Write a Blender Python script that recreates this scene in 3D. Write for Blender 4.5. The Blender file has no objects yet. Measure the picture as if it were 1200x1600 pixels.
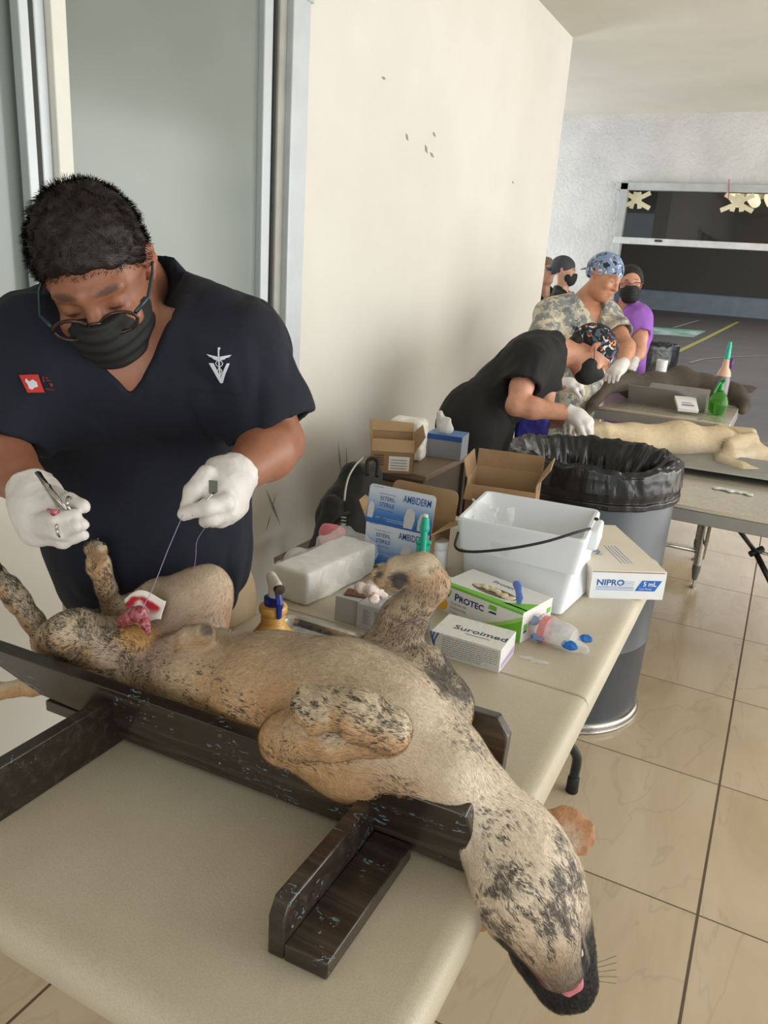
import bpy, bmesh, math, random
import numpy as np
from mathutils import Vector, Matrix
from mathutils.bvhtree import BVHTree
S = bpy.context.scene
C = S.collection
# ---------------------------------------------------------------- camera
PITCH, YAW, ROLL, FPX, CAMH = 0.3109, 0.4566, 0.0692, 1218.2, 1.505
_cp, _sp, _cy, _sy = math.cos(PITCH), math.sin(PITCH), math.cos(YAW), math.sin(YAW)
FW = np.array([-_sy*_cp, _cy*_cp, -_sp]); _r = np.array([_cy, _sy, 0.]); _u = np.cross(_r, FW)
RT = _r*math.cos(ROLL)+_u*math.sin(ROLL); UP = -_r*math.sin(ROLL)+_u*math.cos(ROLL)
CAM = np.array([0., 0., CAMH])
cd = bpy.data.cameras.new('camera'); cam = bpy.data.objects.new('camera', cd); C.objects.link(cam)
cam.matrix_world = Matrix(((RT[0], UP[0], -FW[0], 0), (RT[1], UP[1], -FW[1], 0), (RT[2], UP[2], -FW[2], CAMH), (0, 0, 0, 1)))
cd.sensor_fit = 'VERTICAL'; cd.sensor_height = 24; cd.lens = FPX/1600*24; cd.clip_start = .02; cd.clip_end = 200
S.camera = cam
# ---------------------------------------------------------------- view, world, lights
S.view_settings.view_transform = 'Standard'; S.view_settings.look = 'None'; S.view_settings.gamma = 1
S.view_settings.use_curve_mapping = False; S.view_settings.exposure = 0.12
w = bpy.data.worlds.new('world'); S.world = w; w.use_nodes = True
bg = w.node_tree.nodes['Background']; bg.inputs[0].default_value = (.80, .90, 1, 1); bg.inputs[1].default_value = 1.15
def area(name, loc, rot, sx, sy, power, col=(1, 1, 1)):
    l = bpy.data.lights.new(name, 'AREA'); l.shape = 'RECTANGLE'; l.size = sx; l.size_y = sy; l.energy = power; l.color = col
    o = bpy.data.objects.new(name, l); C.objects.link(o); o.location = loc; o.rotation_euler = rot; return o
# daylight through the open side on the right, followed by added fill lamps
area('daylight_side', (3.55, 4.7, 1.6), (0, math.radians(90), 0), 2.6, 7.6, 245, (1, .97, .92))
area('fill_behind', (1.6, -3.3, 1.7), (math.radians(90), 0, math.radians(0)), 3.0, 2.2, 50, (1, .95, .88))  # added fill from behind the camera, lifts the lower left wall
area('hall_fill', (6, 26, 7.5), (0, 0, 0), 22, 26, 1900, (.95, .97, 1))  # added lamp under the hall ceiling to brighten the hall
area('recess_fill', (-3.9, 7.4, 1.6), (0, math.radians(-90), 0), 2.0, 1.6, 60, (.9, .95, 1))  # added fill that brightens the recess and the back wall

# ---------------------------------------------------------------- positions from the photograph's rays
def ray(u, v): return FW+(u-600)/FPX*RT-(v-800)/FPX*UP
def AD(u, v, d): return CAM+ray(u, v)*d
def AZ(u, v, z): r = ray(u, v); return CAM+r*((z-CAMH)/r[2])
def AY(u, v, y): r = ray(u, v); return CAM+r*(y/r[1])
def AX(u, v, x): r = ray(u, v); return CAM+r*(x/r[0])
def nrm(a): a = np.asarray(a, float); return a/np.linalg.norm(a)
# ---------------------------------------------------------------- tagging
def tag(o, label=None, cat=None, group=None, kind=None):
    if label: o['label'] = label
    if cat: o['category'] = cat
    if group: o['group'] = group
    if kind: o['kind'] = kind
    return o
def empty(name, loc=(0, 0, 0), label=None, cat=None, group=None, rz=0):
    o = bpy.data.objects.new(name, None); C.objects.link(o); o.location = [float(c) for c in loc]; o.rotation_euler = (0, 0, rz)
    o.empty_display_size = .05
    return tag(o, label, cat, group)
_LM = {}
def put(name, me, mat=None, parent=None, smooth=None, bevel=0, seg=2, sub=0, solid=0, world=True):
    """link a mesh; when it has a parent its vertices are given in world space and moved into the parent's"""
    o = bpy.data.objects.new(name, me); C.objects.link(o)
    if mat is not None and len(me.materials) == 0: me.materials.append(mat)
    if parent is not None:
        o.parent = parent
        if world:
            M = Matrix.Identity(4); p = parent
            while p is not None: M = p.matrix_basis @ M; p = p.parent
            me.transform(M.inverted())
    if smooth is True: me.shade_smooth()
    elif smooth: me.shade_smooth(); me.set_sharp_from_angle(angle=math.radians(smooth))
    if solid: m = o.modifiers.new('Solidify', 'SOLIDIFY'); m.thickness = solid; m.offset = 0
    if bevel:
        m = o.modifiers.new('Bevel', 'BEVEL'); m.width = bevel; m.segments = seg; m.limit_method = 'ANGLE'; m.angle_limit = .6
        me.shade_smooth(); me.set_sharp_from_angle(angle=math.radians(40))
    if sub: m = o.modifiers.new('Subsurf', 'SUBSURF'); m.levels = sub; m.render_levels = sub; me.shade_smooth()
    return o
class MB:
    def __init__(s): s.v = []; s.f = []; s.m = []
    def add(s, v, f, mi=0):
        n = len(s.v); s.v += [tuple(float(c) for c in p) for p in v]; s.f += [tuple(i+n for i in q) for q in f]; s.m += [mi]*len(f); return s
    def box(s, c, size, R=None, mi=0, top=(1, 1)):
        R = np.eye(3) if R is None else np.asarray(R); hx, hy, hz = [a/2 for a in size]; v = []
        for z in (-1, 1):
            k = top if z > 0 else (1, 1)
            for x, y in ((-1, -1), (1, -1), (1, 1), (-1, 1)): v.append(np.asarray(c)+R@np.array([x*hx*k[0], y*hy*k[1], z*hz]))
        return s.add(v, [(0, 3, 2, 1), (4, 5, 6, 7), (0, 1, 5, 4), (1, 2, 6, 5), (2, 3, 7, 6), (3, 0, 4, 7)], mi)
    def hexa(s, v, mi=0):  # bottom 4 ccw, top 4 ccw
        return s.add(v, [(0, 3, 2, 1), (4, 5, 6, 7), (0, 1, 5, 4), (1, 2, 6, 5), (2, 3, 7, 6), (3, 0, 4, 7)], mi)
    def lathe(s, prof, c=(0, 0, 0), n=28, R=None, mi=0, cap=True, sx=1, sy=1):
        R = np.eye(3) if R is None else np.asarray(R); c = np.asarray(c, float); v = []; f = []; m = len(prof)
        for r, z in prof:
            for k in range(n): a = 2*math.pi*k/n; v.append(c+R@np.array([r*sx*math.cos(a), r*sy*math.sin(a), z]))
        for i in range(m-1):
            for k in range(n): a = i*n+k; b = i*n+(k+1) % n; f.append((a, b, b+n, a+n))
        if cap: f.append(tuple(range(n-1, -1, -1))); f.append(tuple(range((m-1)*n, m*n)))
        return s.add(v, f, mi)
    def tube(s, pts, r, n=8, mi=0, cap=True, flat=None):
        pts = [np.asarray(p, float) for p in pts]; m = len(pts); rr = r if hasattr(r, '__len__') else [r]*m; v = []; f = []
        t0 = nrm(pts[1]-pts[0]); a = np.array([0, 0, 1.]) if abs(t0[2]) < .9 else np.array([1., 0, 0]); nx = nrm(np.cross(t0, a))
        for i in range(m):
            t = nrm(pts[min(i+1, m-1)]-pts[max(i-1, 0)]); nx = nrm(nx-t*(nx@t)); ny = np.cross(t, nx)
            for k in range(n):
                q = 2*math.pi*k/n; v.append(pts[i]+rr[i]*(math.cos(q)*nx+math.sin(q)*ny*(flat or 1)))
        for i in range(m-1):
            for k in range(n): p = i*n+k; q = i*n+(k+1) % n; f.append((p, q, q+n, p+n))
        if cap: f.append(tuple(range(n-1, -1, -1))); f.append(tuple(range((m-1)*n, m*n)))
        return s.add(v, f, mi)
    def mesh(s, name):
        me = bpy.data.meshes.new(name); me.from_pydata(s.v, [], s.f); me.update()
        if any(s.m): me.polygons.foreach_set('material_index', s.m)
        return me
    def build(s, name, mat, parent=None, **k):
        me = s.mesh(name)
        if isinstance(mat, (list, tuple)):
            for q in mat: me.materials.append(q)
            mat = None
        return put(name, me, mat, parent, **k)
def rotz(a): c, s_ = math.cos(a), math.sin(a); return np.array([[c, -s_, 0], [s_, c, 0], [0, 0, 1.]])
def frame(x, z):  # columns x,y,z with x kept
    x = nrm(x); z = np.asarray(z, float); z = nrm(z-x*(x@z)); return np.array([x, np.cross(z, x), z]).T
def bez(p0, p1, p2, p3, n=12):
    return [(1-t)**3*np.asarray(p0)+3*(1-t)**2*t*np.asarray(p1)+3*(1-t)*t*t*np.asarray(p2)+t**3*np.asarray(p3) for t in np.linspace(0, 1, n)]
def catmull(P, n=6):
    P = [np.asarray(p, float) for p in P]; P = [2*P[0]-P[1]]+P+[2*P[-1]-P[-2]]; o = []
    for i in range(1, len(P)-2):
        for t in np.linspace(0, 1, n, endpoint=False):
            a, b, c, d = P[i-1:i+3]; o.append(.5*((2*b)+(-a+c)*t+(2*a-5*b+4*c-d)*t*t+(-a+3*b-3*c+d)*t**3))
    return o+[P[-2]]
# ---------------------------------------------------------------- materials
def srgb(r, g, b):
    f = lambda c: ((c/255)/12.92 if c <= 10.3 else (((c/255)+.055)/1.055)**2.4); return (f(r), f(g), f(b), 1)
class NT:
    def __init__(s, name):
        s.m = bpy.data.materials.new(name); s.m.use_nodes = True; s.t = s.m.node_tree; s.b = s.t.nodes['Principled BSDF']
    def n(s, typ, ins=None, **k):
        q = s.t.nodes.new(typ)
        for a, b in k.items(): setattr(q, a, b)
        for a, b in (ins or {}).items():
            if hasattr(b, 'is_output'): s.t.links.new(b, q.inputs[a])
            else: q.inputs[a].default_value = b
        return q
    def set(s, **k):
        for a, b in k.items():
            a = a.replace('_', ' ')
            if hasattr(b, 'is_output'): s.t.links.new(b, s.b.inputs[a])
            else: s.b.inputs[a].default_value = b
        return s
    def co(s, kind='Object', scale=(1, 1, 1), rot=(0, 0, 0)):
        c = s.n('ShaderNodeTexCoord'); return s.n('ShaderNodeMapping', {'Vector': c.outputs[kind], 'Scale': scale, 'Rotation': rot}).outputs[0]
    def noise(s, vec, scale, detail=4, rough=.55, dist=0): return s.n('ShaderNodeTexNoise', {'Vector': vec, 'Scale': scale, 'Detail': detail, 'Roughness': rough, 'Distortion': dist}).outputs['Fac']
    def ramp(s, fac, stops, interp='LINEAR'):
        r = s.n('ShaderNodeValToRGB', {'Fac': fac}); e = r.color_ramp.elements; r.color_ramp.interpolation = interp
        while len(e) < len(stops): e.new(.5)
        for q, (p, c) in zip(e, stops): q.position = p; q.color = c if len(c) == 4 else (*c, 1)
        return r.outputs[0]
    def mix(s, fac, a, b, mode='MIX'):
        q = s.n('ShaderNodeMix', data_type='RGBA', blend_type=mode)
        for i, v in ((0, fac), (6, a), (7, b)):
            if hasattr(v, 'is_output'): s.t.links.new(v, q.inputs[i])
            else: q.inputs[i].default_value = v
        return q.outputs[2]
    def math(s, op, a, b=0, c=None):
        q = s.n('ShaderNodeMath', operation=op)
        for i, v in enumerate((a, b) if c is None else (a, b, c)):
            if hasattr(v, 'is_output'): s.t.links.new(v, q.inputs[i])
            else: q.inputs[i].default_value = v
        return q.outputs[0]
    def bump(s, h, strength=.3, dist=.01):
        s.t.links.new(s.n('ShaderNodeBump', {'Height': h, 'Strength': strength, 'Distance': dist}).outputs[0], s.b.inputs['Normal']); return s
def M_(name, col, rough=.5, metal=0, var=.12, vs=8, bump=0, bs=60, bd=.002, **k):
    t = NT(name); c = srgb(*col); v = t.co()
    lo = tuple(q*(1-var) for q in c[:3])+(1,); hi = tuple(min(1, q*(1+var)) for q in c[:3])+(1,)
    t.set(Base_Color=t.ramp(t.noise(v, vs), [(.3, lo), (.7, hi)]) if var else c, Roughness=rough, Metallic=metal, **k)
    if bump: t.bump(t.noise(v, bs, 3), bump, bd)
    return t.m
def glassy(name, col, rough=.1, trans=1, alpha=None, ior=1.35):
    t = NT(name); t.set(Base_Color=srgb(*col), Roughness=rough, Transmission_Weight=trans, IOR=ior)
    if alpha is not None: t.set(Alpha=alpha)
    return t.m
# ================================================================ THE ROOM
WX, WY, CZ, BY = -1.72, 5.9, 3.03, 8.57
m_plaster = NT('white_plaster'); v = m_plaster.co()
a = m_plaster.ramp(m_plaster.noise(v, .9, 6, .6), [(.3, srgb(213, 209, 199)), (.7, srgb(225, 222, 213))])
st = m_plaster.ramp(m_plaster.noise(m_plaster.co(scale=(1, 1, .45)), 7, 8, .75, .6), [(.66, (0, 0, 0)), (.74, (1, 1, 1))])
a = m_plaster.mix(m_plaster.math('MULTIPLY', st, .25), a, srgb(176, 164, 142))
m_plaster.set(Base_Color=a, Roughness=.62).bump(m_plaster.noise(v, 35, 4), .12, .004); m_plaster = m_plaster.m
m_rough = NT('rough_white_plaster'); v = m_rough.co()
m_rough.set(Base_Color=m_rough.ramp(m_rough.noise(v, 2.2, 6), [(.35, srgb(196, 196, 194)), (.65, srgb(212, 212, 210))]), Roughness=.8)
m_rough.bump(m_rough.noise(v, 26, 6, .6, .4), .9, .022); m_rough = m_rough.m
m_ceil = M_('ceiling_paint', (205, 202, 192), .8, var=.06, vs=1.5, bump=.15, bs=12, bd=.01)
# floor tiles 0.6 m, polished cream porcelain with faint veins
t = NT('cream_floor_tiles'); co = t.n('ShaderNodeTexCoord'); sep = t.n('ShaderNodeSeparateXYZ', {0: co.outputs['Object']})
GX, GY = .0746, 1.7842
def edge(axis, off):
    f = t.math('FRACT', t.math('DIVIDE', t.math('SUBTRACT', sep.outputs[axis], off-.6*20), .6)); return t.math('MINIMUM', f, t.math('SUBTRACT', 1, f))
ex, ey = edge(0, GX), edge(1, GY)
gr = t.math('MAXIMUM', t.math('LESS_THAN', ex, .006), t.math('LESS_THAN', ey, .0038))
cell = t.n('ShaderNodeCombineXYZ', {0: t.math('FLOOR', t.math('DIVIDE', t.math('SUBTRACT', sep.outputs[0], GX-12), .6)), 1: t.math('FLOOR', t.math('DIVIDE', t.math('SUBTRACT', sep.outputs[1], GY-12), .6))})
wn = t.n('ShaderNodeTexWhiteNoise', {'Vector': cell.outputs[0]}, noise_dimensions='3D')
vv = t.n('ShaderNodeVectorMath', {0: co.outputs['Object'], 1: wn.outputs['Color']}, operation='ADD')
vs = t.n('ShaderNodeMapping', {'Vector': vv.outputs[0], 'Scale': (1.1, .35, 1), 'Rotation': (0, 0, .5)})
base = t.ramp(t.noise(vs.outputs[0], 3.2, 7, .6, 1.2), [(.25, srgb(180, 162, 134)), (.5, srgb(192, 175, 148)), (.75, srgb(202, 187, 162))])
vein = t.ramp(t.noise(vs.outputs[0], 2.1, 4, .5, 2.2), [(.485, (0, 0, 0)), (.5, (1, 1, 1)), (.515, (0, 0, 0))])
base = t.mix(t.math('MULTIPLY', vein, .22), base, srgb(150, 132, 108))
t.set(Base_Color=t.mix(gr, base, srgb(92, 74, 56)), Roughness=t.math('ADD', t.math('MULTIPLY', gr, .6), t.ramp(t.noise(co.outputs['Object'], 6, 3), [(.3, (.13,)*3), (.7, (.24,)*3)])))
t.bump(t.math('SUBTRACT', 1, gr), .5, .002); m_floor = t.m
def struct(name, mb, mat, parent=None, **k): o = mb.build(name, mat, parent, **k); o['kind'] = 'structure'; return o
struct('floor', MB().box((-2.2, 2.3, -.05), (12.4, 12.54, .1)), m_floor)
struct('ceiling', MB().box((-2.2, 2.37, CZ+.06), (12.4, 12.7, .12)), m_ceil)
# wall with the big window (window hole y 1.05..2.62? and a second pane on the left)
WZ0, WZ1, WYR = 1.015, 2.37, 2.59
b = MB(); T = .18
b.box((WX-T/2, (WYR+WY)/2, CZ/2), (T, WY-WYR, CZ))
b.box((WX-T/2, (-4+WYR)/2, WZ0/2), (T, WYR+4, WZ0)); b.box((WX-T/2, (-4+WYR)/2, (WZ1+CZ)/2), (T, WYR+4, CZ-WZ1)); b.box((WX-T/2, -2.4, (WZ0+WZ1)/2), (T, 3.2, WZ1-WZ0))
struct('wall_left', b, m_plaster)
# scuffs on the wall
m_scuff = M_('grey_scuff', (150, 142, 122), .9, var=.2, vs=60)
# window
alu = M_('window_aluminium', (196, 202, 206), .42, .2, var=.05); alud = M_('window_white_aluminium', (225, 224, 214), .5, var=.04); gask = M_('dark_gasket', (52, 54, 52), .7)
wf = empty('window_1', (WX, 1.6, WZ0)); wf['kind'] = 'structure'
def sub(name, mb, mat, par=None, **k): o = mb.build(name, mat, par or wf, **k); o['kind'] = 'structure'; return o
fb = MB()
fb.box((WX+.01, 2.535, (WZ0+WZ1)/2), (.06, .105, WZ1-WZ0)); fb.box((WX+.01, .9, WZ0+.02), (.07, 3.4, .05)); fb.box((WX+.01, .9, WZ1-.02), (.07, 3.4, .05))
sub('window_frame', fb, alu, bevel=.004)
sub('window_sash', MB().box((WX-.018, 2.405, (WZ0+WZ1)/2), (.03, .05, WZ1-WZ0-.05)), alu, bevel=.004)
sub('window_gasket', MB().box((WX-.012, 2.435, (WZ0+WZ1)/2), (.032, .010, WZ1-WZ0-.05)), gask)
sub('window_jamb', MB().box((WX-.005, 2.462, (WZ0+WZ1)/2), (.04, .044, WZ1-WZ0-.05)), M_('grey_jamb', (160, 160, 152), .5), bevel=.004)
sub('window_post', MB().box((WX+.01, 1.508, (WZ0+WZ1)/2), (.05, .046, WZ1-WZ0)), alud, bevel=.003)
sub('window_sash', MB().box((WX+.0, 1.468, (WZ0+WZ1)/2), (.03, .030, WZ1-WZ0-.05)), alu, bevel=.003)
sub('window_gasket', MB().box((WX+.0, 1.446, (WZ0+WZ1)/2), (.026, .012, WZ1-WZ0-.05)), gask)
sub('window_sash', MB().box((WX-.0, 1.425, (WZ0+WZ1)/2), (.03, .028, WZ1-WZ0-.05)), alu, bevel=.003)
gp = NT('frosted_window_film'); v = gp.co()
gc = gp.ramp(gp.noise(v, 1.3, 3), [(.35, srgb(124, 131, 125)), (.65, srgb(134, 141, 135))])
sc = gp.ramp(gp.noise(gp.co(scale=(1, 1, 1)), 9, 9, .8, 1.0), [(.7, (0, 0, 0)), (.76, (1, 1, 1))])
gp.set(Base_Color=gp.mix(gp.math('MULTIPLY', sc, .3), gc, srgb(120, 120, 108)), Roughness=.16, IOR=1.5, Coat_Weight=.0); gp = gp.m
sub('pane', MB().box((WX-.03, 1.975, (WZ0+WZ1)/2), (.008, .90, WZ1-WZ0-.04)), gp)
sub('pane', MB().box((WX-.03, .315, (WZ0+WZ1)/2), (.008, 2.23, WZ1-WZ0-.04)), gp)
# recess behind the wall's end, back wall with the wide opening to the hall
OX0, OZ1 = -1.80, 2.40
b = MB(); b.box((-4.6, BY+.09, CZ/2), (5.6, .18, CZ)); b.box((1.4, BY+.09, (OZ1+CZ)/2), (6.4, .18, CZ-OZ1)); b.box((3.9, BY+.09, OZ1/2), (1.4, .18, OZ1))
struct('wall_back', b, m_rough)
struct('wall_far_left', MB().box((-4.3, 7.2, CZ/2), (.15, 3, CZ)), m_rough)
struct('trim_threshold', MB().box((.7, BY+.09, .004), (5, .18, .012)), M_('grey_threshold', (120, 116, 108), .5))
# right side: low wall and posts, open to daylight
b = MB()
for y in (-3.9, .1, 7.2): b.box((3.8, y, CZ/2), (.3, .35, CZ))
b.box((3.8, 2.2, .15), (.2, 12.4, .3)); b.box((3.8, 2.2, 2.92), (.3, 12.4, .22))
struct('wall_right', b, m_plaster)
b = MB(); b.box((-1.4, -4.0, CZ/2), (2.6, .2, CZ)); b.box((3.4, -4.0, CZ/2), (.8, .2, CZ)); b.box((1.4, -4, 2.9), (3.4, .2, .26))
struct('wall_front', b, m_plaster)
# window frame in the opening
w2 = empty('window_2', (0, BY, OZ1)); w2['kind'] = 'structure'
fr = MB(); fr.box((1, BY-.01, OZ1-.03), (5.7, .12, .07)); fr.box((OX0+.03, BY-.01, OZ1/2), (.075, .12, OZ1))
sub('window_frame', fr, M_('grey_frame', (178, 182, 182), .45, .2), w2, bevel=.004)
sub('transom_bar', MB().box((1, BY-.03, 1.862), (5.6, .09, .062)), M_('pale_transom', (205, 208, 208), .45, .1), w2, bevel=.004)
sub('bar_latch', MB().box((-1.36, BY-.079, 1.872), (.07, .012, .022)), gask, w2)
tg = NT('tinted_glass'); tg.set(Base_Color=(.55, .55, .53, 1), Roughness=.02, Transmission_Weight=1, IOR=1.45, Alpha=1); 
sub('pane', MB().box((1, BY, 2.12), (5.5, .006, .46)), tg.m, w2)
tape = M_('masking_tape', (208, 200, 170), .7)
def tape_star(u, v, lab):
    c = AY(u, v, BY-.012); mb = MB()
    for k, (a, L, dx, dz) in enumerate([(80, .12, -.022, .0), (100, .12, .026, 0), (25, .14, -.05, -.03), (-25, .14, .05, -.03), (-28, .13, -.04, .03), (28, .13, .045, .03)]):
        a = math.radians(a); R = np.array([[math.cos(a), 0, -math.sin(a)], [0, 1, 0], [math.sin(a), 0, math.cos(a)]])
        mb.box((c[0]+dx*1.2, c[1]-.0006*k, c[2]+dz*1.1), (L*1.3, .0012, .042), R)
    tag(mb.build('tape_star', tape), lab, 'tape', 'masking tape stars on the glass')
tape_star(994, 313, 'star of masking tape strips on glass nearest the left frame')
tape_star(1153, 317, 'star of masking tape strips on glass below the red string')
p0, p1 = AY(1139, 280, BY-.08), AY(1138, 312, BY-.08)
tag(MB().tube([p0, (p0+p1)/2+np.array([.004, 0, 0]), p1], .004, 6).build('red_string', M_('red_string', (170, 50, 45), .7)), 'short red string hanging over the top frame of the far opening', 'string')
# the sports hall beyond
m_hf = NT('dark_hall_floor'); v = m_hf.co(scale=(.22, 1, 1))
m_hf.set(Base_Color=m_hf.ramp(m_hf.noise(v, 1.4, 8, .65), [(.3, srgb(84, 78, 76)), (.7, srgb(106, 97, 90))]), Roughness=.42); m_hf = m_hf.m
m_hall = M_('hall_grey_wall', (158, 168, 174), .8, var=.1, vs=2)
m_dark = M_('dark_wall_panel', (96, 90, 80), .85, var=.05)
HY = 44.5
struct('floor_hall', MB().box((0, (BY+HY)/2+.1, -.055), (70, HY-BY, .1)), m_hf)
struct('wall_hall', MB().box((0, HY+.1, .5), (70, .2, 1.02)), m_hall)
struct('wall_hall_upper', MB().box((0, HY+.05, 5.0), (70, .3, 8)), m_dark)
struct('wall_hall_left', MB().box((-22, 26, 4.5), (.3, 36, 9)), m_dark)
struct('ceiling_hall', MB().box((0, 26.5, 8.6), (70, 36, .2)), M_('hall_ceiling', (120, 116, 108), .8))
b = MB()
for k in range(8): b.box((0, 12+k*4.2, 8.1), (70, .35, .8))
struct('trim_1', b, M_('hall_beam', (88, 86, 80), .8))
m_line = M_('yellow_court_line', (178, 170, 84), .6, var=.1); m_line2 = M_('pale_court_line', (150, 146, 132), .6)
def floorline(pts, wd, mat, nm):
    P = [AZ(u, v_, .004) for u, v_ in pts]; mb = MB()
    for a_, b_ in zip(P[:-1], P[1:]):
        d = nrm(b_-a_); n_ = np.array([-d[1], d[0], 0])*wd/2; n0 = np.array([0, 0, .002])
        mb.hexa([a_-n_-n0, b_-n_-n0, b_+n_-n0, a_+n_-n0, a_-n_+n0, b_-n_+n0, b_+n_+n0, a_+n_+n0])
    struct(nm, mb, mat)
floorline([(1153, 503), (1100, 530), (1022, 567)], .13, m_line, 'trim_2')
floorline([(1078, 567), (1098, 561), (1130, 558), (1200, 556)], .07, m_line2, 'trim_3')
floorline([(1093, 500), (1052, 512)], .1, m_line2, 'trim_4')
# banner lying on the hall floor
q = [AZ(1008, 510, .02), AZ(1102, 517, .02), AZ(1084, 526, .02), AZ(1004, 520, .02)]
mm = NT('floor_banner_print'); v = mm.co('Generated'); mm.set(Base_Color=mm.ramp(mm.noise(v, 3, 2), [(.4, srgb(196, 206, 206)), (.56, srgb(120, 178, 140))]), Roughness=.6)
lo = [p-np.array([0, 0, .02]) for p in q]
tag(MB().hexa(lo[::-1]+q[::-1]).build('floor_banner', mm.m), 'pale green and white banner lying flat on the dark hall floor', 'banner')
hl = empty('ceiling_light', AY(1182, 305, 20)+np.array([0, 0, .1]), 'lit fluorescent fixture seen through the glass of the far opening', 'light')
em = NT('lit_tubes'); em.set(Base_Color=(1, .9, .7, 1), Emission_Color=(1, .86, .6, 1), Emission_Strength=1.6)
c = AY(1190, 306, 20)
b = MB()
for k in range(4): b.tube([c+np.array([-.55+k*.36, 0, -.02]), c+np.array([-.55+k*.36, 1.4, -.02])], .12, 10)
MB().box(c+np.array([0, .7, .12]), (1.6, 1.6, .12)).build('housing', M_('fixture_housing', (150, 140, 118), .5), hl)
b.build('tube', em.m, hl, smooth=True)
# scuff marks on the white wall as thin smears
b = MB()
def smear(u0, v0, u1, v1, wpx):
    p = AX(u0, v0, WX+.001); q = AX(u1, v1, WX+.001); d = nrm(q-p); n_ = np.cross(d, [1, 0, 0])*wpx; k = np.array([.0008, 0, 0])
    mid = (p+q)/2
    b.add([p, mid-n_, q, mid+n_, p+k, mid-n_+k, q+k, mid+n_+k], [(0, 3, 2, 1), (4, 5, 6, 7), (0, 1, 5, 4), (1, 2, 6, 5), (2, 3, 7, 6), (3, 0, 4, 7)])
for s_ in [(416, 765, 438, 820, .006), (431, 772, 425, 795, .003), (423, 803, 416, 829, .003), (528, 690, 534, 745, .004), (541, 700, 543, 760, .004), (634, 208, 638, 220, .01), (664, 226, 668, 240, .012), (676, 206, 681, 214, .008), (672, 238, 678, 246, .008), (800, 283, 803, 287, .006), (596, 120, 603, 124, .006)]: smear(*s_)
b = tag(b.build('wall_scuffs', m_scuff), kind='structure')
# ================================================================ SCULPTING: smooth unions of tapered limbs, meshed with surface nets
def vnoise(P, sc, seed=0):
    P = np.asarray(P, dtype=np.float64)*sc+17.3*seed; I = np.floor(P).astype(np.int64); F = P-I; F = F*F*(3-2*F); o = 0
    for dx in (0, 1):
        for dy in (0, 1):
            for dz in (0, 1):
                h = ((I[..., 0]+dx)*374761393+(I[..., 1]+dy)*668265263+(I[..., 2]+dz)*2147483647+seed*974711) & 0xffffffff
                h = ((h ^ (h >> 13))*1274126177) & 0xffffffff; h = (h ^ (h >> 16)) & 0xffff
                wt = (F[..., 0] if dx else 1-F[..., 0])*(F[..., 1] if dy else 1-F[..., 1])*(F[..., 2] if dz else 1-F[..., 2]); o = o+wt*h/65535.
    return o
def fbm(P, sc, oc=3, seed=0):
    a, o, t = 1, 0, 0
    for k in range(oc): o = o+a*vnoise(P, sc*2**k, seed+k*7); t += a; a *= .55
    return o/t
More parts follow.
